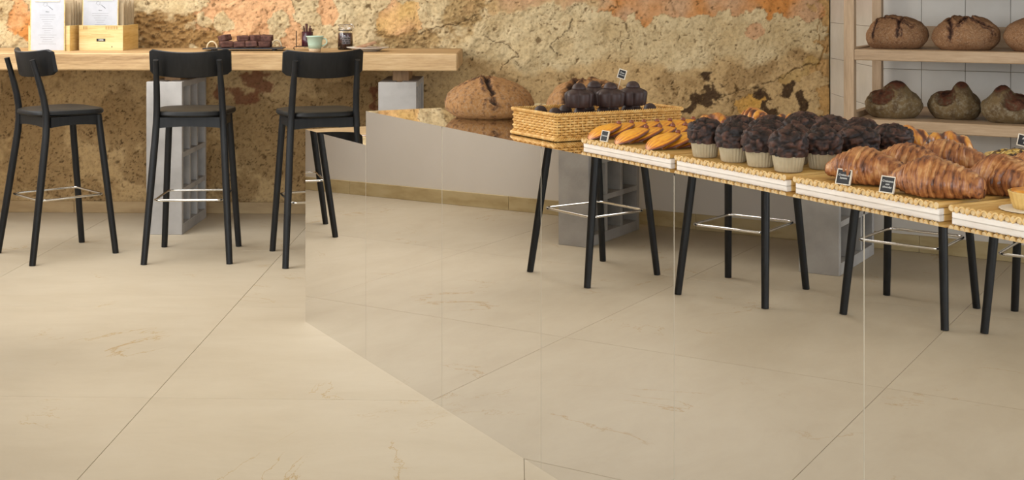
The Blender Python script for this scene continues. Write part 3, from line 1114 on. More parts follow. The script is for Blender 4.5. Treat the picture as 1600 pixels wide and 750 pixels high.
stool0 = make_stool()
STOOLS = [  # x, y, turn, label
    (-2.314, 6.449, -0.80, 'black bar stool turned towards the corner at the far left end of the wall bar'),
    (-1.611, 6.424, 0.08, 'black bar stool standing straight in front of the gridded concrete pedestal'),
    (-0.985, 6.405, 0.36, 'black bar stool beside the end of the mirrored counter, overlapping its low top'),
    (-2.245, 4.569, 1.96, 'black bar stool mirrored in the counter under the tray of shell pastries'),
    (-2.256, 3.843, 1.68, 'black bar stool mirrored in the counter under the tray of chocolate muffins'),
    (-2.289, 3.134, 1.68, 'black bar stool mirrored in the counter under the tray of croissants'),
    (-2.292, 2.600, 1.62, 'black bar stool mirrored in the counter under the tray of custard tart'),
]
for i, (x, y, a, lab) in enumerate(STOOLS):
    o = stool0 if i == 0 else copy_tree(stool0)
    o.location = (x, y, 0)
    o.rotation_euler = (0, 0, a)
    tag(o, lab, 'stool', 'black bar stools')
bpy.context.view_layer.update()

# ================================================================== MIRRORED COUNTER
CO = Vector((-0.843, 5.141, 0))
CA = -(PI / 2 - 0.5229)
CU = Vector((math.sin(0.5229), -math.cos(0.5229), 0))
CN = Vector((math.cos(0.5229), math.sin(0.5229), 0))
ZL, ZT = 0.765, 0.886
CD = 0.725
SEAMS = [0.0, 0.605, 1.212, 1.818, 2.420, 3.023, 3.628, 4.232, 4.836]
TH = 0.006


def cpos(s, t, z):
    p = CO + CU * s + CN * t
    return Vector((p.x, p.y, z))


counter = empty('mirrored_counter', tuple(CO), CA, 'long low counter clad all over in bronze tinted mirror panels', 'counter')
mk = K['mirror']
g = 0.0014
for k in range(len(SEAMS) - 1):
    a, b = SEAMS[k], SEAMS[k + 1]
    zt = ZL if k == 0 else ZT
    MB().box(a + (g if k else 0), b - g, 0, TH, 0.0, zt).build('mirror_panel', mk, counter)
    MB().box(a + (g * .3 if k > 1 else 0), b - (g * .3 if k else 0.0), TH + 0.0002, CD - TH, zt - TH, zt).build('top_panel', mk, counter)
    MB().box(a + g, b - g, CD - TH + 0.0002, CD, 0.0, zt, 0.0007).build('back_panel', mk, counter)
MB().box(0, TH, TH + 0.0002, CD - TH, 0, ZL - TH - 0.0002, 0.0007).build('end_panel', mk, counter)
MB().box(0.605, 0.605 + TH, TH + 0.0002, CD - TH, ZL + 0.0002, ZT - TH - 0.0002, 0.0007).build('riser_panel', mk, counter)
MB().box(4.836 - TH, 4.836, TH + 0.0002, CD - TH, 0, ZT - TH - 0.0002, 0.0007).build('end_panel', mk, counter)
for k in range(1, len(SEAMS) - 1):
    MB().box(SEAMS[k] - g, SEAMS[k] + g, 0.0012, TH, 0.0, ZL if k == 1 else ZT - TH - 0.0005).build('seam_strip', K['seam'], counter)
cc = MB()
cc.box(TH + .001, 0.606, TH + .001, CD - TH - .001, 0, ZL - TH - .001)
cc.box(0.613, 4.836 - TH - .001, TH + .001, CD - TH - .001, 0, ZT - TH - .001)
cc.build('carcass', K['carcass'], counter)


# ================================================================== BASKET AND TRAYS ON THE COUNTER
def rect_path(hx, hy, z, n=160, r=0.008):
    """evenly spaced points round a rectangle with rounded corners"""
    segs, L = [], 0
    ex, ey = 2 * (hx - r), 2 * (hy - r)
    arc = PI * r / 2
    tot = 2 * ex + 2 * ey + 4 * arc
    out = []
    for k in range(n):
        d = tot * k / n
        for (kind, ln, dat) in (('l', ex, ((-hx + r, -hy), (1, 0))), ('a', arc, ((hx - r, -hy + r), -PI / 2)), ('l', ey, ((hx, -hy + r), (0, 1))),
                                ('a', arc, ((hx - r, hy - r), 0)), ('l', ex, ((hx - r, hy), (-1, 0))), ('a', arc, ((-hx + r, hy - r), PI / 2)),
                                ('l', ey, ((-hx, hy - r), (0, -1))), ('a', arc, ((-hx + r, -hy + r), PI))):
            if d <= ln:
                if kind == 'l':
                    (px, py), (ux, uy) = dat
                    out.append((px + ux * d, py + uy * d, z, uy, -ux))
                else:
                    (px, py), a0 = dat
                    a = a0 + d / r
                    out.append((px + r * math.cos(a), py + r * math.sin(a), z, math.cos(a), math.sin(a)))
                break
            d -= ln
    return out, tot


def rope(hx, hy, z, strands, hr, sr, pitch, n):
    m = MB()
    path, tot = rect_path(hx, hy, z, n)
    turns = round(tot / pitch)
    for q in range(strands):
        pts = []
        for k, (x, y, zz_, nx, ny) in enumerate(path):
            a = 2 * PI * (turns * k / n + q / strands)
            pts.append((x + nx * hr * math.cos(a), y + ny * hr * math.cos(a), zz_ + hr * math.sin(a)))
        m.tube(pts, sr, 5, closed=True)
    return m


def wicker_basket(s, t, hx, hy, h):
    b = empty('wicker_basket', tuple(cpos(s, t, ZT)), CA, 'shallow golden wicker basket filled with dark chocolate cakes on the mirrored counter', 'basket')
    wv = MB()
    sp = 0.0148
    nx, ny = 2 * round(hx / sp), 2 * round(hy / sp)
    tot = 2 * (nx + ny)
    rows = 8
    n = tot * 4
    for r_ in range(rows):
        z = 0.010 + (h - 0.016) * (r_ + 0.5) / rows
        path, L = rect_path(hx - 0.004, hy - 0.004, z, n, 0.006)
        pts = []
        for k, (x, y, zz_, ax, ay) in enumerate(path):
            o_ = 0.0034 * math.cos(2 * PI * (k / 8.0) + PI * (r_ % 2))
            pts.append((x + ax * o_, y + ay * o_, zz_))
        wv.tube(pts, 0.0035, 5, closed=True)
    wv.build('weave', K['wicker'], b, True, kind='stuff')
    st = MB()
    path, L = rect_path(hx - 0.004, hy - 0.004, 0, tot, 0.006)
    for (x, y, _, ax, ay) in path:
        st.tube([(x, y, 0.004), (x, y, h - 0.003)], 0.0022, 5)
    st.build('stakes', K['wicker'], b, True, kind='stuff')
    MB().box(-hx + 0.008, hx - 0.008, -hy + 0.008, hy - 0.008, 0.004, 0.010, 0.001).build('base', K['wicker'], b)
    rope(hx, hy, h, 3, 0.0034, 0.0028, 0.024, 420).build('rim', K['wicker'], b, True)
    rope(hx + 0.002, hy + 0.002, 0.0068, 3, 0.0034, 0.0030, 0.024, 420).build('foot_braid', K['wicker'], b, True)
    return b


BS, BT, BHX, BHY, BH = 1.628, 0.309, 0.126, 0.222, 0.076
wicker_basket(BS, BT, BHX, BHY, BH)

TRAYS = [(1.885, 2.287, 'bamboo rod tray holding the golden shell pastries, next to the wicker basket'),
         (2.303, 2.705, 'bamboo rod tray carrying the rows of chocolate muffins'),
         (2.725, 3.128, 'bamboo rod tray carrying the large croissants and two chalk signs'),
         (3.149, 3.552, 'bamboo rod tray carrying the custard tart on its doily')]
TT, TD = 0.088, 0.600
TZ = ZT + 0.0238


def make_tray(w, d):
    t = empty('bamboo_tray', (0, 0, 0))
    hb = 0.0125
    MB().box(0.004, w - 0.004, 0.004, 0.018, 0, hb, 0.0012).build('front_batten', K['tray_wood'], t, label='whitewashed front batten')
    MB().box(0.004, w - 0.004, d - 0.018, d - 0.004, 0, hb, 0.0012).build('back_batten', K['tray_wood'], t, label='whitewashed back batten')
    for x in (0.004, w - 0.016):
        MB().box(x, x + 0.012, 0.0182, d - 0.0182, 0, hb, 0.0012).build('side_batten', K['bamboo'], t)
    # rods
    def rod_mesh(r, seed):
        rs = np.random.default_rng(seed)
        nodes = sorted(rs.uniform(0.08, d - 0.05, 2))
        ys_, rr = [0.0], [r * 0.96]
        for q in nodes:
            for dy, k in ((-0.006, 1.0), (-0.002, 1.10), (0.0, 0.96), (0.002, 1.10), (0.006, 1.0)):
                ys_.append(q + dy)
                rr.append(r * k)
        ys_.append(d)
        rr.append(r * 0.96)
        o_ = sorted(zip(ys_, rr))
        m = MB()
        m.tube([(0, y, 0) for y, _ in o_], [q for _, q in o_], 8, caps=False)
        me = m.mesh('bamboo_rod', K['bamboo'], True)
        e = MB()
        for y, sgn in ((0.0, -1), (d, 1)):
            e.tube([(0, y, 0), (0, y + sgn * 0.0006, 0)], r * 0.95, 8) if sgn < 0 else None
        return me, e.mesh('cut_end', K['bamboo_end'])
    small = [rod_mesh(0.0056, 20 + q) for q in range(5)]
    big = rod_mesh(0.0066, 40)
    n = 32
    for k in range(n):
        x = 0.0066 + (w - 0.0132) * k / (n - 1)
        edge = k in (0, n - 1)
        me, ce = big if edge else small[(k * 7) % 5]
        rd = obj('bamboo_rod', me, t, (x, 0, hb + (0.0066 if edge else 0.0056)))
        obj('cut_end', ce, rd)
    tw = MB()
    pitch = (w - 0.0132) / (n - 1)
    for (yy, ph) in ((-0.0008, 0), (0.0032, 1), (0.25, 0), (0.254, 1), (d - 0.012, 0), (d - 0.008, 1)):
        pts = []
        for k in range(6 * (n - 1) + 1):
            x = 0.0066 + pitch * k / 6
            a = PI * k / 6 + PI * ph
            pts.append((x, yy + 0.0015 * math.sin(a), hb + 0.0058 + 0.0058 * math.cos(a)))
        tw.tube(pts, 0.0019, 5)
    tw.build('twine', K['twine'], t, True)
    return t


tray0 = make_tray(0.402, TD)
for i, (a, b, lab) in enumerate(TRAYS):
    o = tray0 if i == 0 else copy_tree(tray0)
    o.location = cpos(a, TT, ZT)
    o.rotation_euler = (0, 0, CA)
    tag(o, lab, 'tray', 'bamboo trays on the mirrored counter')


# ================================================================== BREADS AND PASTRIES
def seg_dist(x, y, pts):
    best = np.full(x.shape, 9.0)
    side = np.zeros(x.shape)
    for (ax, ay), (bx, by) in zip(pts[:-1], pts[1:]):
        ux, uy = bx - ax, by - ay
        L2 = ux * ux + uy * uy
        tt = np.clip(((x - ax) * ux + (y - ay) * uy) / L2, 0, 1)
        d = np.hypot(x - ax - tt * ux, y - ay - tt * uy)
        s = np.sign((x - ax) * uy - (y - ay) * ux)
        side = np.where(d < best, s, side)
        best = np.minimum(best, d)
    return best, side


def loaf_mesh(name, mat, rx, ry, h, seed, cuts=(), lump=0.05, knob=None, base=0.36, cw=0.06, cd=0.10):
    """boule resting on z=0. cuts: polylines in the unit plan of the loaf"""
    nu, nv = 56, 88
    ph = np.linspace(0.0001, PI, nu)[:, None]
    th = np.linspace(0, 2 * PI, nv, endpoint=False)[None, :]
    sx = np.sin(ph) ** 0.86
    X = sx * np.cos(th)
    Y = sx * np.sin(th)
    cz = np.cos(ph) * np.ones_like(th)
    Z = np.where(cz > 0, base + (1 - base) * np.abs(cz) ** 1.12, base - base * np.minimum(1, np.abs(cz) * 1.35))
    D = np.stack([X, Y, Z], -1)
    nz = fbm(D * 1.5 + seed * 7.7, 3)
    n2 = fbm(D * 7.0 + seed * 3.3, 4)
    k = 1 + lump * 1.5 * nz + 0.012 * n2
    X, Y = X * k, Y * k
    Z = np.where(Z > 0.05, Z * (1 + lump * nz * 0.6 + 0.015 * n2), Z)
    cut = np.zeros_like(Z)
    topm = sstep(0.15, 0.5, Z)
    wob = 0.05 * fbm(D * 5 + seed, 3)
    for c in cuts:
        d, side = seg_dist(X + wob, Y + wob, c)
        g_ = np.exp(-(d / cw) ** 2) * topm
        lip = np.exp(-((d - 1.9 * cw) / (0.8 * cw)) ** 2) * topm * np.where(side > 0, 1.0, 0.35)
        Z = Z - cd * g_ + 0.55 * cd * lip
        cut = np.maximum(cut, g_ * 0.95)
        cut = np.maximum(cut, 0.55 * np.exp(-((d - 2.3 * cw) / (0.35 * cw)) ** 2) * topm * (side > 0))
    if knob:
        kx, ky, kr, kh, hx, hw = knob
        d = np.hypot(X - kx, (Y - ky) * 0.8)
        up = np.exp(-(d / kr) ** 3) * sstep(0.3, 0.6, Z)
        Z = Z + kh * up
        cut = np.maximum(cut, sstep(0.45, 0.95, up) * (0.72 + 0.25 * nz))
        # torn reddish hollow on the front, beside the knob
        hd = np.hypot((X - hx) / hw, (Z - 0.78) / 0.34) + 0.25 * nz + 0.12 * n2
        hol = sstep(1.0, 0.62, hd) * sstep(0.35, 0.0, Y)
        Y = Y + 0.16 * hol
        Z = Z - 0.06 * hol
        cut = np.maximum(cut, (0.55 + 0.2 * n2) * hol)
        rim = np.exp(-((hd - 1.05) / 0.10) ** 2) * sstep(0.35, 0.0, Y) * sstep(.5, .7, Z)
        Y = Y - 0.05 * rim
        cut = np.maximum(cut, 0.8 * np.exp(-((hd - 0.93) / 0.05) ** 2) * sstep(0.35, 0.0, Y) * sstep(.6, .8, Z))
    cut = np.clip(cut + 0.10 * n2, 0, 1)
    flour = np.clip(sstep(0.02, 0.3, Z) * sstep(1.05, 0.45, Z) * (1 - 1.5 * cut) + 0.35 * (1 - 1.6 * cut), 0, 1)
    P = np.stack([X * rx, Y * ry, np.maximum(Z, 0) * h], -1)
    return grid_mesh(name, P, mat, wrap_v=True, attrs={'cut': cut, 'flour': flour}, flip=False)


def croissant_mesh(seed, L=0.185, R=0.040, bands=6.5, bend=0.012):
    nu, nv = 150, 36
    u = np.linspace(-1, 1, nu)[:, None]
    v = np.linspace(0, 2 * PI, nv, endpoint=False)[None, :]
    rs = np.random.default_rng(seed)
    au = np.abs(u)
    tipk = np.where(u > 0, 0.56, 0.78)
    env = np.clip(1 - np.clip(au - 0.03, 0, 1) ** np.where(u > 0, 1.25, 1.1) * tipk, 0.05, 1) * np.sqrt(np.clip(1 - np.clip((au - 0.93) / 0.0702, 0, 1) ** 2, 0.0, 1))
    D = np.stack([u * 2.2 + 0 * v, np.cos(v) + 0 * u, np.sin(v) + 0 * u], -1)
    w = 0.17 * fbm(D * 0.9 + seed, 3) + 0.07 * np.sin(v + 0.6) * np.sign(u)
    p = (au + w * 0.45) * bands + 0.15 + rs.uniform(0, .3)
    fr = p - np.floor(p)
    big = 0.120 * fr ** 1.1 - 0.055 * sstep(0.14, 0.0, fr) - 0.01
    fine = fbm(np.stack([u * 26 + 0 * v, np.cos(v) * 1.3 + 0 * u, np.sin(v) * 1.3 + 0 * u], -1) + seed, 3)
    lump = fbm(D * 1.4 + 9 + seed, 3)
    r = R * 1.06 * env * (1 + big + 0.034 * fine + 0.10 * lump)
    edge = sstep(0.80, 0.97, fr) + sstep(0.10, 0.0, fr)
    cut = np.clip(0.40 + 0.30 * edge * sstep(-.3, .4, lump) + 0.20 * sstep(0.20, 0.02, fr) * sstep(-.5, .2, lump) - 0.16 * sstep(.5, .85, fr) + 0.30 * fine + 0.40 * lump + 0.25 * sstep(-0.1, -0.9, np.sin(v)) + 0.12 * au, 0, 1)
    x = u * L / 2 + 0 * v
    y = np.cos(v) * r * 1.06 + bend * (u ** 2)
    z = np.sin(v) * r * 0.98
    low = -0.62 * R
    z = np.where(z < low, low + (z - low) * 0.15, z)
    z0 = z.min()
    z = z - z0 + 0 * u
    # the tips sink towards the tray
    z = z - 0.010 * np.clip(au - 0.5, 0, 1) * 2 * (z > 0.012)
    P = np.stack([x + 0 * v, y, np.maximum(z, 0)], -1)
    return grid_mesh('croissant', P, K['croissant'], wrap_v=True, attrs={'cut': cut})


def shell_pastry_mesh(seed):
    """long pointed shell pastry: nose at -y, browned knob at +y, ridges running along it"""
    nu, nv = 34, 40
    a = np.linspace(0, 1, nu)[:, None]
    v = np.linspace(0, 2 * PI, nv, endpoint=False)[None, :]
    L, W, H_ = 0.110, 0.040, 0.0165
    wid = W * np.sin(PI * np.clip(a, 0.002, 0.998) ** 0.85) ** 0.62
    hei = H_ * np.sin(PI * np.clip(a, 0.002, 0.998) ** 1.05) ** 0.55
    c, s = np.cos(v), np.sin(v)
    x = wid * c
    up = np.maximum(s, 0)
    dn = np.minimum(s, 0)
    rid = np.cos(c * 15 + 0.6 * np.sin(a * 9)) * sstep(0.05, 0.4, s) * np.sin(PI * a) ** 0.5
    z = hei * (0.32 + 0.68 * up + 0.13 * rid) + hei * 0.32 * dn
    y = (a - 0.5) * L + 0 * v
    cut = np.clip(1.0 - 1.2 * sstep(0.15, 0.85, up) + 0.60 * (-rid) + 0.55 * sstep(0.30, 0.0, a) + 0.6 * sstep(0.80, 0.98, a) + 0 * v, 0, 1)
    k = sstep(0.0, 0.06, a)
    P = np.stack([x, y, z + 0 * a], -1)
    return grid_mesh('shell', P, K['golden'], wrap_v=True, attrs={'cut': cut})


def knob_mesh(r=0.0072):
    m = MB()
    m.lathe([(0, -r), (r * .7, -r * .7), (r, 0), (r * .75, r * .66), (0, r)], 12)
    me = m.mesh('knob', None, True)
    at = me.attributes.new('cut', 'FLOAT', 'POINT')
    at.data.foreach_set('value', np.full(len(me.vertices), 0.78, np.float32))
    me.materials.append(K['golden'])
    return me


# shell pastries: three files, each shingled from front to back
sh_meshes = [shell_pastry_mesh(q) for q in range(2)]
km = knob_mesh()
ORD = ['first', 'second', 'third', 'fourth', 'fifth', 'sixth', 'seventh']
FILE = ['basket-side', 'middle', 'muffin-side']
proto_p = None
for fi, (s0, cnt) in enumerate(((1.915, 7), (2.045, 7), (2.185, 7))):
    for k in range(cnt):
        if proto_p is None:
            p = empty('shell_pastry', (0, 0, 0))
            obj('shell', sh_meshes[0], p)
            obj('knob', km, p, (0, 0.048, 0.0095))
            proto_p = p
        else:
            p = copy_tree(proto_p)
        t0 = 0.148 + 0.043 * k
        p.location = cpos(s0 + random.uniform(-.004, .004), t0, TZ + (0.0062 if k < cnt else 0))
        p.rotation_euler = Matrix.Rotation(CA + random.uniform(-.06, .06), 3, 'Z').to_4x4().to_euler()
        p.rotation_mode = 'XYZ'
        p.rotation_euler = (math.radians(18.5), random.uniform(-.05, .05), CA + random.uniform(-.05, .05))
        p.location.z = TZ + 0.0158
        tag(p, 'golden ridged shell pastry, %s from the tray front in the %s file' % (ORD[k], FILE[fi]), 'pastry', 'golden shell pastries')


# muffins
def muffin_top_mesh(seed):
    nu, nv = 34, 60
    a = np.linspace(0.0001, 1, nu)[:, None]
    v = np.linspace(0, 2 * PI, nv, endpoint=False)[None, :]
    prof_r = np.where(a < 0.72, np.sin(a / 0.72 * PI / 2) ** 0.95, 1 - 0.09 * ((a - 0.72) / 0.28) ** 1.6)
    prof_z = np.where(a < 0.72, 0.026 + 0.029 * np.cos(a / 0.72 * PI / 2) ** 1.0, 0.026 - 0.029 * ((a - 0.72) / 0.28))
    R = 0.0420
    base = np.stack([R * prof_r * np.cos(v), R * prof_r * np.sin(v), prof_z + 0 * v], -1)
    rs = np.random.default_rng(seed)
    q = rs.normal(size=(46, 3))
    q /= np.linalg.norm(q, axis=1)[:, None]
    q = q * np.array([0.042, 0.042, 0.034]) + np.array([0, 0, 0.014])
    wob = 0.004 * np.stack([fbm(base * 90 + seed + k * 9, 3) for k in range(3)], -1)
    f1, f2 = worley(base + wob, q)
    e = np.clip((f2 - f1) / 0.0045, 0, 1)
    n = fbm(base * 70 + seed * 5, 4, 0.6)
    nrm = base - np.array([0, 0, 0.01])
    nrm /= np.linalg.norm(nrm, axis=-1)[..., None]
    P = base + nrm * (0.0052 * sstep(0, 0.9, e) + 0.0024 * n - 0.003)[..., None]
    cut = np.clip(0.05 + 0.62 * sstep(.2, 1, e) + 0.45 * n, 0, 1)
    return grid_mesh('muffin_top', P, K['muffin'], wrap_v=True, attrs={'cut': cut}, flip=True)


def cup_mesh():
    m = MB()
    fl_ = 26
    prof = [(0.0, 0.0), (0.0255, 0.0), (0.0275, 0.002), (0.0300, 0.018), (0.0330, 0.036), (0.0338, 0.042), (0.0322, 0.0415), (0.0295, 0.020)]

    def rad(an, i, r):
        if i in (0, 1):
            return r
        return r * (1 + 0.035 * math.cos(an * fl_))
    m.lathe(prof, fl_ * 4, rad)
    return m.mesh('paper_cup', K['paper_cup'], True)


mt = [muffin_top_mesh(60 + q) for q in range(4)]
cup = cup_mesh()
ROWN = ['front', 'second', 'third', 'back']
COLN = ['first from the pastries', 'second from the pastries', 'third from the pastries', 'last before the croissants']
for r_ in range(4):
    for c_ in range(4):
        e = empty('chocolate_muffin', tuple(cpos(2.365 + 0.0975 * c_ + random.uniform(-.004, .004), 0.138 + 0.104 * r_ + random.uniform(-.004, .004), TZ)), random.uniform(0, 6.28),
                  'chocolate muffin with cracked top in fluted paper cup, %s row, %s' % (ROWN[r_], COLN[c_]), 'muffin', 'chocolate muffins')
        obj('paper_cup', cup, e)
        o = obj('muffin_top', mt[(r_ * 3 + c_ * 2 + r_ * c_) % 4], e, (0, 0, 0.0385))
        o.rotation_euler.z = random.uniform(0, 6.28)
        sc_ = random.uniform(0.95, 1.06)
        e.scale = (1.02 + .05 * c_ / 3,) * 2 + (1,)
        o.scale = (sc_, sc_, random.uniform(0.94, 1.06))

# croissants
cm = [croissant_mesh(q, L, R, b) for q, L, R, b in ((1, 0.188, 0.0425, 6.2), (2, 0.194, 0.0435, 7.4), (3, 0.184, 0.041, 6.6))]
CROIS = [(2.868, 0.150, 14, 0, 'smooth croissant with torn middle, standing behind the first chalk sign'),
         (3.062, 0.140, 20, 1, 'large ridged croissant with coiled end, lying behind the chocolate croissant sign'),
         (2.850, 0.290, 12, 2, 'croissant lying second behind the first chalk sign, partly covered'),
         (2.845, 0.412, 24, 0, 'croissant farthest from the tray front, just before the apple pie'),
         (3.108, 0.282, -4, 1, 'dark ridged croissant between the coiled croissant and the tart'),
         (3.060, 0.440, 8, 2, 'pale croissant at the picture edge behind the tart, farthest from the signs')]
for (s0, t0, an, k, lab) in CROIS:
    o = obj('croissant', cm[k], None, tuple(cpos(s0, t0, TZ)))
    o.rotation_euler = (0, 0, CA + math.radians(an))
    tag(o, lab, 'croissant', 'large croissants')


# glossy braided buns at the back of the trays
def braid_mesh(seed, L=0.13, R=0.030, h=0.045, lobes=4):
    nu, nv = 70, 32
    u = np.linspace(-1, 1, nu)[:, None]
    v = np.linspace(0, 2 * PI, nv, endpoint=False)[None, :]
    env = np.sqrt(np.clip(1 - np.abs(u) ** 2.6, 0, 1))
    st_ = np.abs(np.sin((u * lobes * PI / 2) + np.sin(v) * 1.3 + np.cos(v) * 1.2))
    r = env * (0.86 + 0.20 * st_)
    n = fbm(np.stack([u * 3 + 0 * v, np.cos(v) + 0 * u, np.sin(v) + 0 * u], -1) * 1.6 + seed, 3)
    y = np.cos(v) * r * R * (1 + .06 * n)
    z = np.maximum(np.sin(v), -0.5) * r * h * 0.66 * (1 + .06 * n)
    z = z - z.min()
    cut = np.clip(0.95 - 0.85 * st_ + 0.6 * n, 0, 1)
    return grid_mesh('bun', np.stack([u * L / 2 + 0 * v, y, z], -1), K['braid'], wrap_v=True, attrs={'cut': cut})


bm_ = [braid_mesh(q, L, R, h, lb) for q, L, R, h, lb in ((1, .11, .036, .050, 2), (2, .14, .034, .066, 5), (3, .14, .038, .062, 5), (4, .12, .036, .066, 3))]
for (s0, t0, an, k, lab) in [(1.905, 0.535, 30, 0, 'plain golden bun behind the basket-side file of shell pastries'),
                             (1.985, 0.610, -15, 1, 'glossy braided bun behind the shell pastries, nearest the basket'),
                             (2.135, 0.605, 10, 2, 'glossy braided bun between the pastry tray and the muffins, at the back'),
                             (2.325, 0.615, 5, 1, 'glossy braided bun behind the back row of muffins'),
                             (2.540, 0.620, 40, 3, 'dark shiny bun behind the last muffin of the back row'),
                             (2.685, 0.605, 20, 3, 'dark shiny bun beside the croissants behind the muffins')]:
    o = obj('braided_bun', bm_[k], None, tuple(cpos(s0, t0, TZ)))
    o.rotation_euler = (0, 0, CA + math.radians(an))
    tag(o, lab, 'bun', 'glossy buns at the back of the trays')

# apple pie on the croissant tray, custard tart on a doily
pie = empty('apple_pie', tuple(cpos(2.925, 0.592, TZ)), 0.3, 'round apple pie with dark caramelised topping behind the croissants', 'pie')
pie.scale = (1, 1, 1.5)
MB().lathe([(0, 0), (0.080, 0), (0.092, 0.022), (0.094, 0.026), (0.086, 0.026), (0.084, 0.022), (0, 0.022)], 72, lambda a, i, r: r * (1 + (0.015 * math.cos(36 * a) if i in (1, 2, 3) else 0))).build('pie_crust', K['tart_crust'], pie, True)
nu, nv = 18, 60
a_ = np.linspace(0.0001, 1, nu)[:, None]
v_ = np.linspace(0, 2 * PI, nv, endpoint=False)[None, :]
Pp = np.stack([0.084 * a_ * np.cos(v_), 0.084 * a_ * np.sin(v_), 0.0225 + 0.010 * np.sqrt(np.clip(1 - a_ ** 2, 0, 1)) + 0 * v_], -1)
Pp[..., 2] += 0.004 * np.clip(fbm(Pp * 60, 3), -0.4, 1)
obj('topping', grid_mesh('topping', Pp, K['seed_topping'], wrap_v=True), pie, label='dark glazed topping flecked with gold')

tart_xy = cpos(3.262, 0.185, TZ)
dl = MB()
dl.lathe([(0, 0.0004), (0.060, 0.0004), (0.0605, 0.0012), (0.058, 0.0016), (0, 0.0016)], 96, lambda a, i, r: r * (1 + (0.035 * abs(math.cos(12 * a)) if i in (1, 2, 3) else 0)))
o = dl.build('paper_doily', K['doily'], None)
o.location = tart_xy
tag(o, 'round white scalloped paper doily under the custard tart', 'doily')
tart = empty('custard_tart', (tart_xy.x, tart_xy.y, TZ + 0.0017), 0.2, 'small fluted custard tart with browned top on white doily', 'tart')
MB().lathe([(0, 0), (0.036, 0), (0.040, 0.012), (0.045, 0.030), (0.0455, 0.032), (0.0435, 0.0325), (0.042, 0.028), (0, 0.028)], 96,
           lambda a, i, r: r * (1 + (0.03 * math.cos(24 * a) if 1 <= i <= 5 else 0))).build('tart_shell', K['tart_crust'], tart, True)
MB().lathe([(0.0435, 0.0285), (0.040, 0.034), (0.030, 0.036), (0.015, 0.0365), (0, 0.037)], 40).build('custard', K['custard'], tart, True, label='glossy browned custard top')


# chocolate cakes in the basket: lobed body, flat shoulder and a round knob
def cake_meshes():
    lob = 5

    def rad(an, i, r):
        k = [0.8, 1, 1.2, 1.2, 1.1, .7, .2, 0, 0, 0][i] if i < 10 else 0
        return r * (1 + 0.30 * k * (abs(math.cos(an * lob / 2)) ** 0.6 - 0.88))
    b = MB().lathe([(0.034, 0.0), (0.037, 0.003), (0.039, 0.018), (0.0405, 0.034), (0.0395, 0.039), (0.033, 0.0435), (0.0235, 0.0480), (0.0195, 0.0505), (0.0, 0.0505)], 72, rad).mesh('cake_body', K['choc_cake'], True)
    kn = MB().lathe([(0.0200, 0.0500), (0.0198, 0.0535), (0.0178, 0.0590), (0.0138, 0.0640), (0.0078, 0.0674), (0, 0.0685)], 28).mesh('cake_knob', K['choc_cake'], True)
    return b, kn


cb, ck = cake_meshes()
BF = ZT + 0.0102


def cake(s0, t0, z, sc, lab, zs=1.0):
    e = empty('chocolate_cake', tuple(cpos(s0, t0, z)), random.uniform(0, 1), lab, 'cake', 'lobed chocolate cakes in the wicker basket')
    e.scale = (sc, sc, sc * zs)
    obj('cake_body', cb, e)
    obj('cake_knob', ck, e)


LN = ['nearest the basket front', 'second from the basket front', 'third from the basket front', 'fourth from the basket front', 'at the far end']
for k in range(5):
    for q in range(2):
        cake(BS - 0.066 + 0.082 * q + 0.004 * (k % 2) + .018, BT - 0.168 + 0.084 * k, BF, 0.99, 'lobed chocolate cake in the lower layer, %s, %s side' % (LN[k], ('bread', 'pastry')[q]), 1.16)
ZU = BF + 0.0685 * 0.99 * 1.16 + 0.0003
for s0, t0, lab in [(1.690, 0.205, 'lobed chocolate cake of the upper layer, nearest the basket front'),
                    (1.638, 0.292, 'lobed chocolate cake of the upper layer, half hidden behind its neighbours'),
                    (1.712, 0.300, 'lobed chocolate cake of the upper layer with the small sign above it'),
                    (1.700, 0.388, 'lobed chocolate cake of the upper layer, farthest along the basket')]:
    cake(s0, t0, ZU, 1.04, lab)

# breads on the counter
l1 = loaf_mesh('country_loaf', K['loaf_grey'], 0.152, 0.140, 0.132, 3,
               cuts=[[(-.92, -.30), (-.72, -.22), (-.40, -.12), (-.1, .0)], [(-.02, .15), (.0, -.30), (.08, -.62), (.20, -.86), (.27, -.97)]], cw=0.060, cd=0.10)
o = obj('country_loaf', l1, None, tuple(cpos(1.000, 0.285, ZT)), label='big floury round loaf with two gashes resting bare on the mirror top', cat='bread', group='country loaves on the mirrored counter')
o.rotation_euler = (0, 0, -0.15)
l2 = loaf_mesh('country_loaf', K['loaf_grey'], 0.136, 0.136, 0.138, 5,
               cuts=[[(-.42, -.86), (-.34, -.5), (-.20, -.1), (.0, .3)], [(-.15, -.1), (.25, -.2), (.62, -.40)], [(.10, -.80), (.30, -.6), (.40, -.2)]], cw=0.085, cd=0.10)
o = obj('country_loaf', l2, None, tuple(cpos(1.285, 0.500, ZT)), label='round cross-cut loaf standing behind the basket of chocolate cakes', cat='bread', group='country loaves on the mirrored counter')
o.rotation_euler = (0, 0, -0.2)


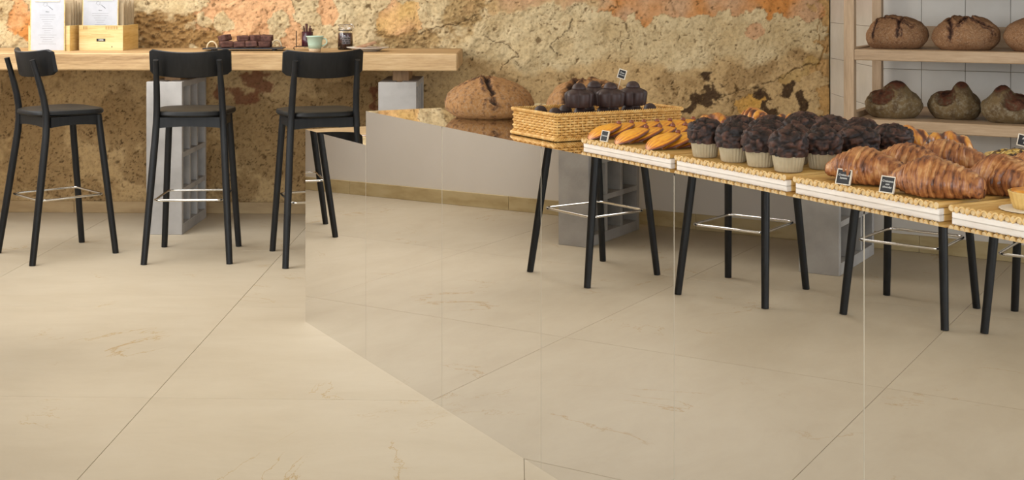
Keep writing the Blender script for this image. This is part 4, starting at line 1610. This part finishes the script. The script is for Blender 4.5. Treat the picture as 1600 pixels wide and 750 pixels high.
# ================================================================== CHALK SIGNS
def price_sign(s, t, z, w, h, text, size, lean, turn, label, pick=0.0, shear=0.2, roll=0.0):
    e = empty('chalk_sign', tuple(cpos(s, t, z)), 0, label, 'sign', 'small chalkboard signs among the pastries')
    e.rotation_euler = (-lean, roll, CA + turn)
    f = MB()
    b = 0.0022
    th = 0.0022
    z0 = pick
    f.box(-w / 2, w / 2, -th, th, z0, z0 + b, 0.0004)
    f.box(-w / 2, w / 2, -th, th, z0 + h - b, z0 + h, 0.0004)
    f.box(-w / 2, -w / 2 + b, -th, th, z0 + b, z0 + h - b, 0.0004)
    f.box(w / 2 - b, w / 2, -th, th, z0 + b, z0 + h - b, 0.0004)
    f.build('sign_frame', K['frame_white'], e)
    MB().box(-w / 2 + b, w / 2 - b, -0.0012, 0.0012, z0 + b, z0 + h - b).build('board', K['board'], e)
    o = obj('lettering', text_mesh(text, size, 'lettering', shear, 0.0001, 0.95), e)
    o.data.materials.append(K['chalk'])
    o.rotation_euler = (PI / 2, 0, 0)
    o.location = (0, -0.0015, z0 + h / 2 + 0.0008)
    if pick:
        MB().tube([(0, 0, -0.012), (0, 0, z0 + 0.001)], 0.0007, 6).build('pick', K['frame_white'], e)
    return e


LEAN = math.radians(16)
price_sign(1.982, 0.096, TZ + 0.0005, 0.031, 0.030, 'Parmesan', 0.0058, LEAN, 0.05, 'small chalk sign reading Parmesan in front of the golden shell pastries')
price_sign(2.868, 0.094, TZ + 0.0005, 0.037, 0.033, 'Croissants\nbanana', 0.0066, LEAN, 0.12, 'small chalk sign reading Croissants banana before the smooth croissant')
price_sign(2.992, 0.090, TZ + 0.0005, 0.034, 0.034, 'Croissants\ncon\nchocolat', 0.0062, LEAN, 0.12, 'small chalk sign reading Croissants con chocolat before the coiled croissant')
price_sign(2.955, 0.530, TZ + 0.040, 0.037, 0.026, 'Apple\npie', 0.0075, 0.10, 0.25, 'small chalk sign reading Apple pie on a pick in the pie', pick=0.024, roll=0.16)
price_sign(1.712, 0.330, ZU + 0.062, 0.024, 0.028, 'Pane\nchoco', 0.0068, -0.10, 0.75, 'tiny chalk sign on a pick above the chocolate cakes in the basket', pick=0.020, roll=0.30)

# ================================================================== BREAD SHELF ON THE SERVICE WALL
FX, FY = 1.490, 5.985
shelf = empty('bread_shelf', (FX, FY, 0), -SA, 'open oak bread shelf standing before the white tiled service wall', 'shelf')
SD, SWD, PW = 0.60, 1.55, 0.046
so, sz_ = K['shelf_oak'], K['shelf_oak_z']
for x in (0, SWD - PW):
    for y in (0, SD - PW):
        MB().box(x, x + PW, y, y + PW, 0, 2.1, 0.002).build('post', sz_, shelf)
UP, LO = 1.053, 0.737
for (zt, nm) in ((UP, 'up'), (LO, 'lo'), (0.35, 'base'), (1.42, 'top')):
    MB().box(PW + .0005, SWD - PW - .0005, 0.001, PW, zt - 0.050, zt, 0.003).build('front_rail', so, shelf)
    MB().box(PW + .0005, SWD - PW - .0005, PW + .0005, SD - PW - .0005, zt - 0.030, zt - 0.002, 0.001).build('shelf_board', so, shelf)
    MB().box(PW + .0005, SWD - PW - .0005, SD - PW, SD - 0.02, zt - 0.030, zt + (0.095 if nm == 'up' else 0.020), 0.002).build('back_rail', so, shelf)
    for x in (0.004, SWD - PW + 0.004):
        MB().box(x, x + 0.034, PW + .0005, SD - PW - .0005, zt - 0.03, zt + (0.022 if nm == 'lo' else 0.004), 0.002).build('side_rail', so, shelf)
# sloping cheek at the end of the upper board
ck_ = MB()
ck_.add([(0.046, 0.30, UP - 0.002), (0.046, SD - PW, UP - 0.002), (0.046, SD - PW, UP + 0.045), (0.054, 0.30, UP - 0.002), (0.054, SD - PW, UP - 0.002), (0.054, SD - PW, UP + 0.045)],
        [(0, 1, 2), (5, 4, 3), (0, 3, 4, 1), (1, 4, 5, 2), (2, 5, 3, 0)])
ck_.build('cheek', so, shelf)


def shpos(u, v, z):
    p = Vector((FX, FY, 0)) + SW * u + SN * v
    return (p.x, p.y, z)


dl_ = [loaf_mesh('rye_loaf', K['loaf_dark'], 0.140, 0.136, 0.150, 11, cuts=[[(-.62, -.78), (-.56, -.45), (-.40, -.1), (-.2, .3)], [(.22, -.95), (.20, -.6), (.30, -.2)], [(-.5, -.3), (-.1, -.42), (.30, -.62), (.52, -.52)]], cw=0.055, cd=0.08, base=.42),
       loaf_mesh('rye_loaf', K['loaf_dark'], 0.146, 0.138, 0.152, 12, cuts=[[(-.38, -.90), (-.42, -.6), (-.5, -.2), (-.3, .2)], [(-.15, -.70), (.02, -.4), (.12, -.1), (.2, .3)], [(.12, -.3), (.42, -.52), (.72, -.45)]], cw=0.065, cd=0.09, base=.42)]
for k, (u, v, q, rz, lab) in enumerate([(0.185, 0.24, 0, 0, 'dark rye loaf on the upper shelf board, next to the oak post'),
                                        (0.490, 0.24, 1, .1, 'dark rye loaf on the upper shelf board, second from the post'),
                                        (0.792, 0.23, 0, 1.4, 'dark rye loaf on the upper shelf board, cut off by the picture edge')]):
    o = obj('rye_loaf', dl_[q], None, shpos(u, v, UP - 0.0018), label=lab, cat='bread', group='dark rye loaves on the upper shelf')
    o.rotation_euler = (0, 0, -SA + rz)
ol_ = [loaf_mesh('knotted_loaf', K['loaf_olive'], 0.130, 0.120, 0.132, 21, knob=(.18, -.30, .40, .30, -.34, .46), lump=.05, base=.48),
       loaf_mesh('knotted_loaf', K['loaf_olive'], 0.118, 0.112, 0.132, 22, knob=(.30, -.30, .32, .34, -.22, .46), lump=.05, base=.48),
       loaf_mesh('knotted_loaf', K['loaf_olive'], 0.122, 0.115, 0.130, 23, knob=(-.26, -.30, .34, .30, .28, .50), lump=.05, base=.48)]
for k, (u, v, q, lab) in enumerate([(0.180, 0.19, 0, 'floury knotted loaf on the lower shelf board, next to the oak post'),
                                    (0.440, 0.26, 1, 'floury knotted loaf on the lower shelf board, the narrow middle one'),
                                    (0.684, 0.20, 2, 'floury knotted loaf on the lower shelf board, with its knob towards the post')]):
    o = obj('knotted_loaf', ol_[q], None, shpos(u, v, LO - 0.0018), label=lab, cat='bread', group='knotted loaves on the lower shelf')
    o.rotation_euler = (0, 0, -SA)

# ================================================================== THINGS ON THE WALL BAR
ZB = 0.983


def crate(x, y, rz, w, d, h, label, stamp):
    """open pine crate, front at -y; origin at its front left bottom corner"""
    c = empty('pine_crate', (x, y, ZB), rz, label, 'crate', 'pine menu crates on the wall bar')
    t = 0.009
    MB().box(0, w, 0, t, 0, h, 0.001).build('front_board', K['pine'], c)
    MB().box(0, w, d - t, d, 0, h, 0.001).build('back_board', K['pine'], c)
    for a in (0, w - t):
        MB().box(a, a + t, t + .0002, d - t - .0002, 0, h, 0.001).build('side_board', K['pine_y'], c)
    MB().box(t + .0002, w - t - .0002, t + .0002, d - t - .0002, 0, t).build('bottom_board', K['pine'], c)
    if stamp:
        MB().box(w * .40, w * .60, -0.0006, -0.0001, h * .36, h * .47, 0).build('stamp', K['ink_dark'], c, label='black year stamp')
        o = obj('lettering', text_mesh('2008', 0.0145), c)
        o.data.materials.append(K['chalk'])
        o.rotation_euler = (PI / 2, 0, 0)
        o.location = (w * .50, -0.0010, h * .415)
        tk = MB()
        for base, cnt, pit in ((0.10, 6, 0.0046), (0.61, 14, 0.0052)):
            for k in range(cnt):
                a = w * base + k * pit
                ww = 0.0012 if k % 3 else 0.0026
                tk.box(a, a + ww, -0.0005, -0.0001, h * .84, h * .96)
        tk.build('burnt_ticks', K['ink_brown'], c, kind='stuff')
        li = MB()
        li.box(w * .28, w * .72, -0.0005, -0.0001, h * .625, h * .635)
        li.box(w * .25, w * .80, -0.0005, -0.0001, h * .535, h * .543)
        li.build('burnt_lines', K['ink_brown'], c, kind='stuff')
        MB().tube([(w * .75, -0.0006, h * .15), (w * .75, 0.0, h * .15)], 0.0032, 12).build('nail_head', K['ink_dark'], c)
    return c


def menu_sheet(x, y, z, rz, w, h, lean, label, board_h):
    e = empty('menu_sheet', (x, y, z), 0, label, 'menu', 'white printed menus on the wall bar')
    e.rotation_euler = (-lean, 0, rz)
    MB().box(-w / 2 - .006, w / 2 + .006, 0.0012, 0.004, 0, h + .03, 0.001).build('backing_board', K['pine'], e)
    MB().box(-w / 2, w / 2, 0.0, 0.001, 0.004, h, 0).build('sheet', K['white_paper'], e)
    MB().box(-w * .38, w * .38, -0.004, 0.0, h - .012, h + .012, 0.002).build('clip', K['frame_white'], e)
    ink = MB()
    rs = np.random.default_rng(5)
    zt = h * .70
    while zt > 0.03:
        wd = w * rs.uniform(.18, .55) / 2
        ink.box(-wd, wd, -0.0003, 0.0, zt, zt + 0.0011)
        zt -= 0.0125
    ink.build('printed_lines', K['ink'], e, kind='stuff')
    o = obj('lettering', text_mesh('Menu', 0.009), e)
    o.data.materials.append(K['ink_dark'])
    o.rotation_euler = (PI / 2, 0, 0)
    o.location = (0.0, -0.0004, h * .765)
    fl_ = MB()
    fl_.tube([(0.0, -.0004, h * .885), (.012, -.0004, h * .855), (.030, -.0004, h * .805)], [.0005, .0011, .0013], 5)
    for k in range(9):
        a = k * 0.7
        cx, cz = -.012 + .010 * math.cos(a) * (1 + .3 * (k % 2)), h * .905 + .010 * math.sin(a)
        fl_.tube([(cx - .0025, -.0004, cz), (cx + .0025, -.0004, cz + .002)], .0006, 4)
    fl_.build('twig_drawing', K['ink_dark'], e, kind='stuff')
    return e


CW, CD_, CH = 0.252, 0.300, 0.143
crate(-2.486, 7.285, 0.0, CW, CD_, CH, 'pale pine crate stamped 2008 holding folders and a menu on the wall bar', True)
crate(-2.748, 7.210, 0.0, 0.236, 0.290, CH, 'pale pine crate hidden behind the long menu, beside the stamped crate', False)
menu_sheet(-2.635, 7.196, ZB + 0.0005, 0.0, 0.186, 0.288, math.radians(1.0), 'long white menu leaning on the front of the plain pine crate', 0)
menu_sheet(-2.374, 7.310, ZB + 0.0095, 0.0, 0.196, 0.285, math.radians(2.0), 'white menu standing inside the pine crate stamped 2008', 0)
for (bx, by, n, w_, lab) in ((-2.486, 7.285, 8, CW, 'kraft folder in the stamped crate, %s behind the menu'), (-2.748, 7.210, 5, 0.236, 'kraft folder in the plain crate, %s behind the front board')):
    for k in range(n):
        y0 = by + 0.062 + k * (0.222 / n)
        hh = 0.262 + 0.02 * ((k * 5) % 3) / 2
        MBf = MB().box(-w_ / 2 + .014, w_ / 2 - .014, -0.004, 0.004, 0, hh, 0.001)
        o = MBf.build('menu_folder', K['kraft'])
        o.location = (bx + w_ / 2, y0, ZB + 0.0095)
        o.rotation_euler = (random.uniform(-.05, .015), 0, 0)
        tag(o, lab % ['first', 'second', 'third', 'fourth', 'fifth', 'sixth', 'seventh', 'eighth'][k], 'folder', 'kraft folders in the crates')

# slate with brownies
sl = empty('slate_tray', (-1.548, 7.325, ZB), 0.10, 'long black slate tray with rope handles carrying brownies on the bar', 'tray')
m = MB().box(-0.225, 0.225, -0.095, 0.095, 0.010, 0.017, 0.0015)
m.build('slate', K['slate'], sl)
for x in (-0.17, 0.17):
    for y in (-0.07, 0.07):
        MB().lathe([(0.008, 0), (0.009, 0.010)], 12, M=Matrix.Translation((x, y, 0))).build('foot', K['slate'], sl)
for sx in (-1, 1):
    pts = [(sx * 0.172 + 0.028 * math.cos(a), sx * 0.085 + 0.006 * sx * math.sin(a), 0.0168 + 0.038 * math.sin(a)) for a in np.linspace(0, PI, 12)]
    MB().tube(pts, 0.0042, 8).build('rope_handle', K['rope'], sl, True, label='pale rope handle')


def brownie_mesh(seed, w, d, h):
    n = 12
    rs = np.random.default_rng(seed)
    bm = bmesh.new()
    bmesh.ops.create_cube(bm, size=1.0)
    bmesh.ops.subdivide_edges(bm, edges=bm.edges[:], cuts=7, use_grid_fill=True)
    co = np.array([v.co[:] for v in bm.verts])
    q = np.sign(co) * np.minimum(np.abs(co), 0.5)
    r = np.linalg.norm(np.clip(np.abs(q) - 0.38, 0, 1), axis=1)
    q = np.where((r > 0.12)[:, None], np.sign(q) * (np.minimum(np.abs(q), .38) + np.clip(np.abs(q) - .38, 0, 1) * (0.12 / np.maximum(r, 1e-6))[:, None]), q)
    q = q + 0.035 * np.stack([fbm(co * 3 + seed * 5 + k * 11, 3) for k in range(3)], -1)
    q = q * np.array([w, d, h])
    q[:, 2] -= q[:, 2].min()
    for v, p in zip(bm.verts, q):
        v.co = p
    me = bpy.data.meshes.new('brownie')
    bm.to_mesh(me)
    bm.free()
    me.shade_smooth()
    me.materials.append(K['brownie'])
    return me


bw = [brownie_mesh(q, .062, .055, .032) for q in range(3)]
for k, (x, y, z, rx, rz, q, lab) in enumerate([
        (-.095, -.045, .0172, 0, .1, 0, 'low brownie at the front of the slate by the rope handle'),
        (-.118, .025, .0172, 0, .5, 1, 'brownie under the tilted one at the handle end'),
        (-.025, -.030, .0172, 0, -.2, 2, 'brownie at the slate front, second from the handle'),
        (.045, -.032, .0172, 0, .15, 0, 'brownie at the slate front under the pointed one'),
        (.112, -.028, .0172, 0, .0, 1, 'brownie at the slate front, at the far end from the crates'),
        (-.035, .042, .0172, 0, .2, 2, 'brownie in the back row of the slate, middle of the pile'),
        (.045, .042, .0172, 0, -.3, 0, 'brownie in the back row of the slate, towards the mint cup'),
        (.118, .045, .0172, 0, .1, 1, 'brownie in the back row at the mint cup end'),
        (-.108, .000, .0500, .0, .7, 2, 'tilted brownie lying on top of the pile near the handle'),
        (-.010, .004, .0500, 0, .2, 0, 'upright brownie on top of the pile, middle'),
        (.065, .000, .0500, 0, .75, 1, 'brownie on top turned with a corner to the front'),
        (.125, .006, .0500, 0, -.1, 2, 'brownie on top of the pile nearest the mint cup')]):
    ca, sa = math.cos(.10), math.sin(.10)
    o = obj('brownie', bw[q], None, (-1.548 + ca * x - sa * y, 7.325 + sa * x + ca * y, ZB + z + 0.003), label=lab, cat='brownie', group='brownies on the slate')
    o.rotation_euler = (random.uniform(-.10, .10) if z < .03 else random.uniform(-.3, .3), random.uniform(-.08, .08), rz + .1 + random.uniform(-.3, .3))
    o.scale = (random.uniform(.9, 1.15), random.uniform(.9, 1.15), random.uniform(.92, 1.15))

# mint cup
c = empty('mint_cup', (-1.115, 7.118, ZB), 0, 'mint green ceramic cup with bare clay foot on the wall bar', 'cup')
MB().lathe([(0.028, 0), (0.031, 0.002), (0.0345, 0.020)], 40).build('clay_foot', K['stoneware'], c, True, label='unglazed clay foot')
MB().lathe([(0.0346, 0.0202), (0.039, 0.045), (0.0435, 0.082), (0.0485, 0.084), (0.0485, 0.090), (0.0462, 0.090), (0.041, 0.080), (0.034, 0.030), (0.0, 0.026)], 40).build('cup_bowl', K['mint'], c, True)
MB().tube([(0.040, 0, 0.074), (0.056, 0, 0.076), (0.066, 0, 0.066), (0.066, 0, 0.052), (0.056, 0, 0.040), (0.037, 0, 0.034)], [.0045, .0042, .004, .004, .0042, .0045], 10).build('handle', K['mint'], c, True)

# bronze holder with cinnamon sticks behind the cup
hd = empty('spice_holder', (-1.20, 7.42, ZB), 0, 'dark wire holder with a glass of brown sticks behind the mint cup', 'holder')
wh = MB()
wh.tube([(-.075, -.02, .002), (-.082, -.02, .010), (-.075, -.02, .020), (-.066, -.02, .016), (-.066, -.02, .110)], 0.003, 6)
wh.build('wire_foot', K['bronze'], hd, True)
MB().box(-.068, .055, -.045, .035, .0185, .0225, .001).build('holder_base', K['bronze'], hd)
MB().lathe([(0.031, 0.0228), (0.033, 0.026), (0.033, 0.105), (0.0305, 0.105), (0.0305, 0.027), (0, 0.0265)], 28, M=Matrix.Translation((-.005, -.005, 0))).build('dark_glass', K['jam'], hd, True)
for k in range(7):
    a = k * 0.9
    p0 = (-.005 + .010 * math.cos(a), -.005 + .010 * math.sin(a), .03)
    p1 = (-.005 + .022 * math.cos(a), -.005 + .022 * math.sin(a), .125 + .012 * (k % 3))
    MB().tube([p0, p1], 0.0042, 7).build('brown_stick', K['brownie'], hd)

# jam jar
j = empty('jam_jar', (-0.990, 7.440, ZB), 0, 'glass jar of plum jam with grey label and glass lid on the bar', 'jar')
MB().lathe([(0.0, 0.0), (0.040, 0.0), (0.0435, 0.004), (0.0435, 0.102), (0.040, 0.109), (0.040, 0.116), (0.0375, 0.116), (0.0375, 0.107), (0.0412, 0.100), (0.0412, 0.006), (0.0, 0.004)], 44).build('jar_glass', K['jar_glass'], j, True, label='clear glass jar body')
MB().lathe([(0.0, 0.0055), (0.0405, 0.0065), (0.0408, 0.097), (0.0, 0.097)], 40).build('jam', K['jam'], j, True, label='dark plum jam')
MB().lathe([(0.0, 0.117), (0.041, 0.117), (0.041, 0.122), (0.036, 0.126), (0.037, 0.136), (0.043, 0.138), (0.043, 0.143), (0.030, 0.147), (0, 0.148)], 40).build('glass_lid', K['jar_glass'], j, True, label='clear glass lid')
wr_ = MB()
wr_.tube([(0.0445 * math.cos(a), 0.0445 * math.sin(a), 0.1165) for a in np.linspace(0, 2 * PI, 28)[:-1]], 0.0012, 6, closed=True)
wr_.tube([(0.044, 0, 0.116), (0.050, 0, 0.128), (0.044, 0, 0.143), (0.03, 0, 0.149)], 0.0012, 6)
wr_.build('wire_clasp', K['chrome'], j, True)
vs, fs = [], []
n = 14
for k in range(n + 1):
    a = -PI / 2 + (-0.28 + 1.12 * k / n)
    for r_ in (0.0437, 0.0442):
        for z in (0.034, 0.076):
            vs.append((r_ * math.cos(a), r_ * math.sin(a), z))
for k in range(n):
    b0, b1 = 4 * k, 4 * k + 4
    fs += [(b0 + 2, b1 + 2, b1 + 3, b0 + 3), (b0, b0 + 1, b1 + 1, b1), (b0 + 1, b0 + 3, b1 + 3, b1 + 1), (b0, b1, b1 + 2, b0 + 2)]
fs += [(0, 2, 3, 1), (4 * n, 4 * n + 1, 4 * n + 3, 4 * n + 2)]
lb = MB().add(vs, fs).build('jar_label', K['jar_label'], j, label='grey paper label')
ink = MB()
for r_, z in enumerate((0.066, 0.053, 0.041)):
    for k in range(9):
        if (k * 3 + r_) % 4 == 3:
            continue
        a = -PI / 2 + (-0.18 + 0.92 * k / 8)
        ca, sa = math.cos(a), math.sin(a)
        ink.box(-.0022, .0022, -.0002, .0002, -0.0035, 0.0035, 0, M=Matrix.Translation((0.0444 * ca, 0.0444 * sa, z)) @ Matrix.Rotation(a + PI / 2, 4, 'Z'))
ink.build('label_print', K['ink_dark'], lb, kind='stuff')

# plate with biscuits
pl = empty('biscuit_plate', (-0.838, 7.250, ZB), 0, 'white porcelain plate with two toasted biscuits at the end of the bar', 'plate')
MB().lathe([(0.0, 0.001), (0.055, 0.0), (0.060, 0.002), (0.090, 0.014), (0.118, 0.021), (0.1185, 0.024), (0.090, 0.0175), (0.062, 0.007), (0.0, 0.006)], 60).build('plate', K['porcelain'], pl, True)
bi = [brownie_mesh(31, .125, .040, .014), brownie_mesh(32, .13, .046, .014)]
for (x, y, z, ry, rz, q, lab) in [(.015, .012, .0085, 0, .1, 0, 'flat toasted biscuit lying on the white plate'), (-.012, -.022, .0095, -.28, .35, 1, 'toasted biscuit leaning on the other one on the plate')]:
    o = obj('biscuit', bi[q], None, (-0.838 + x, 7.250 + y, ZB + z + (0.016 if ry else 0)), label=lab, cat='biscuit')
    o.rotation_euler = (0, ry, rz)
    o.data.materials[0] = K['biscuit']
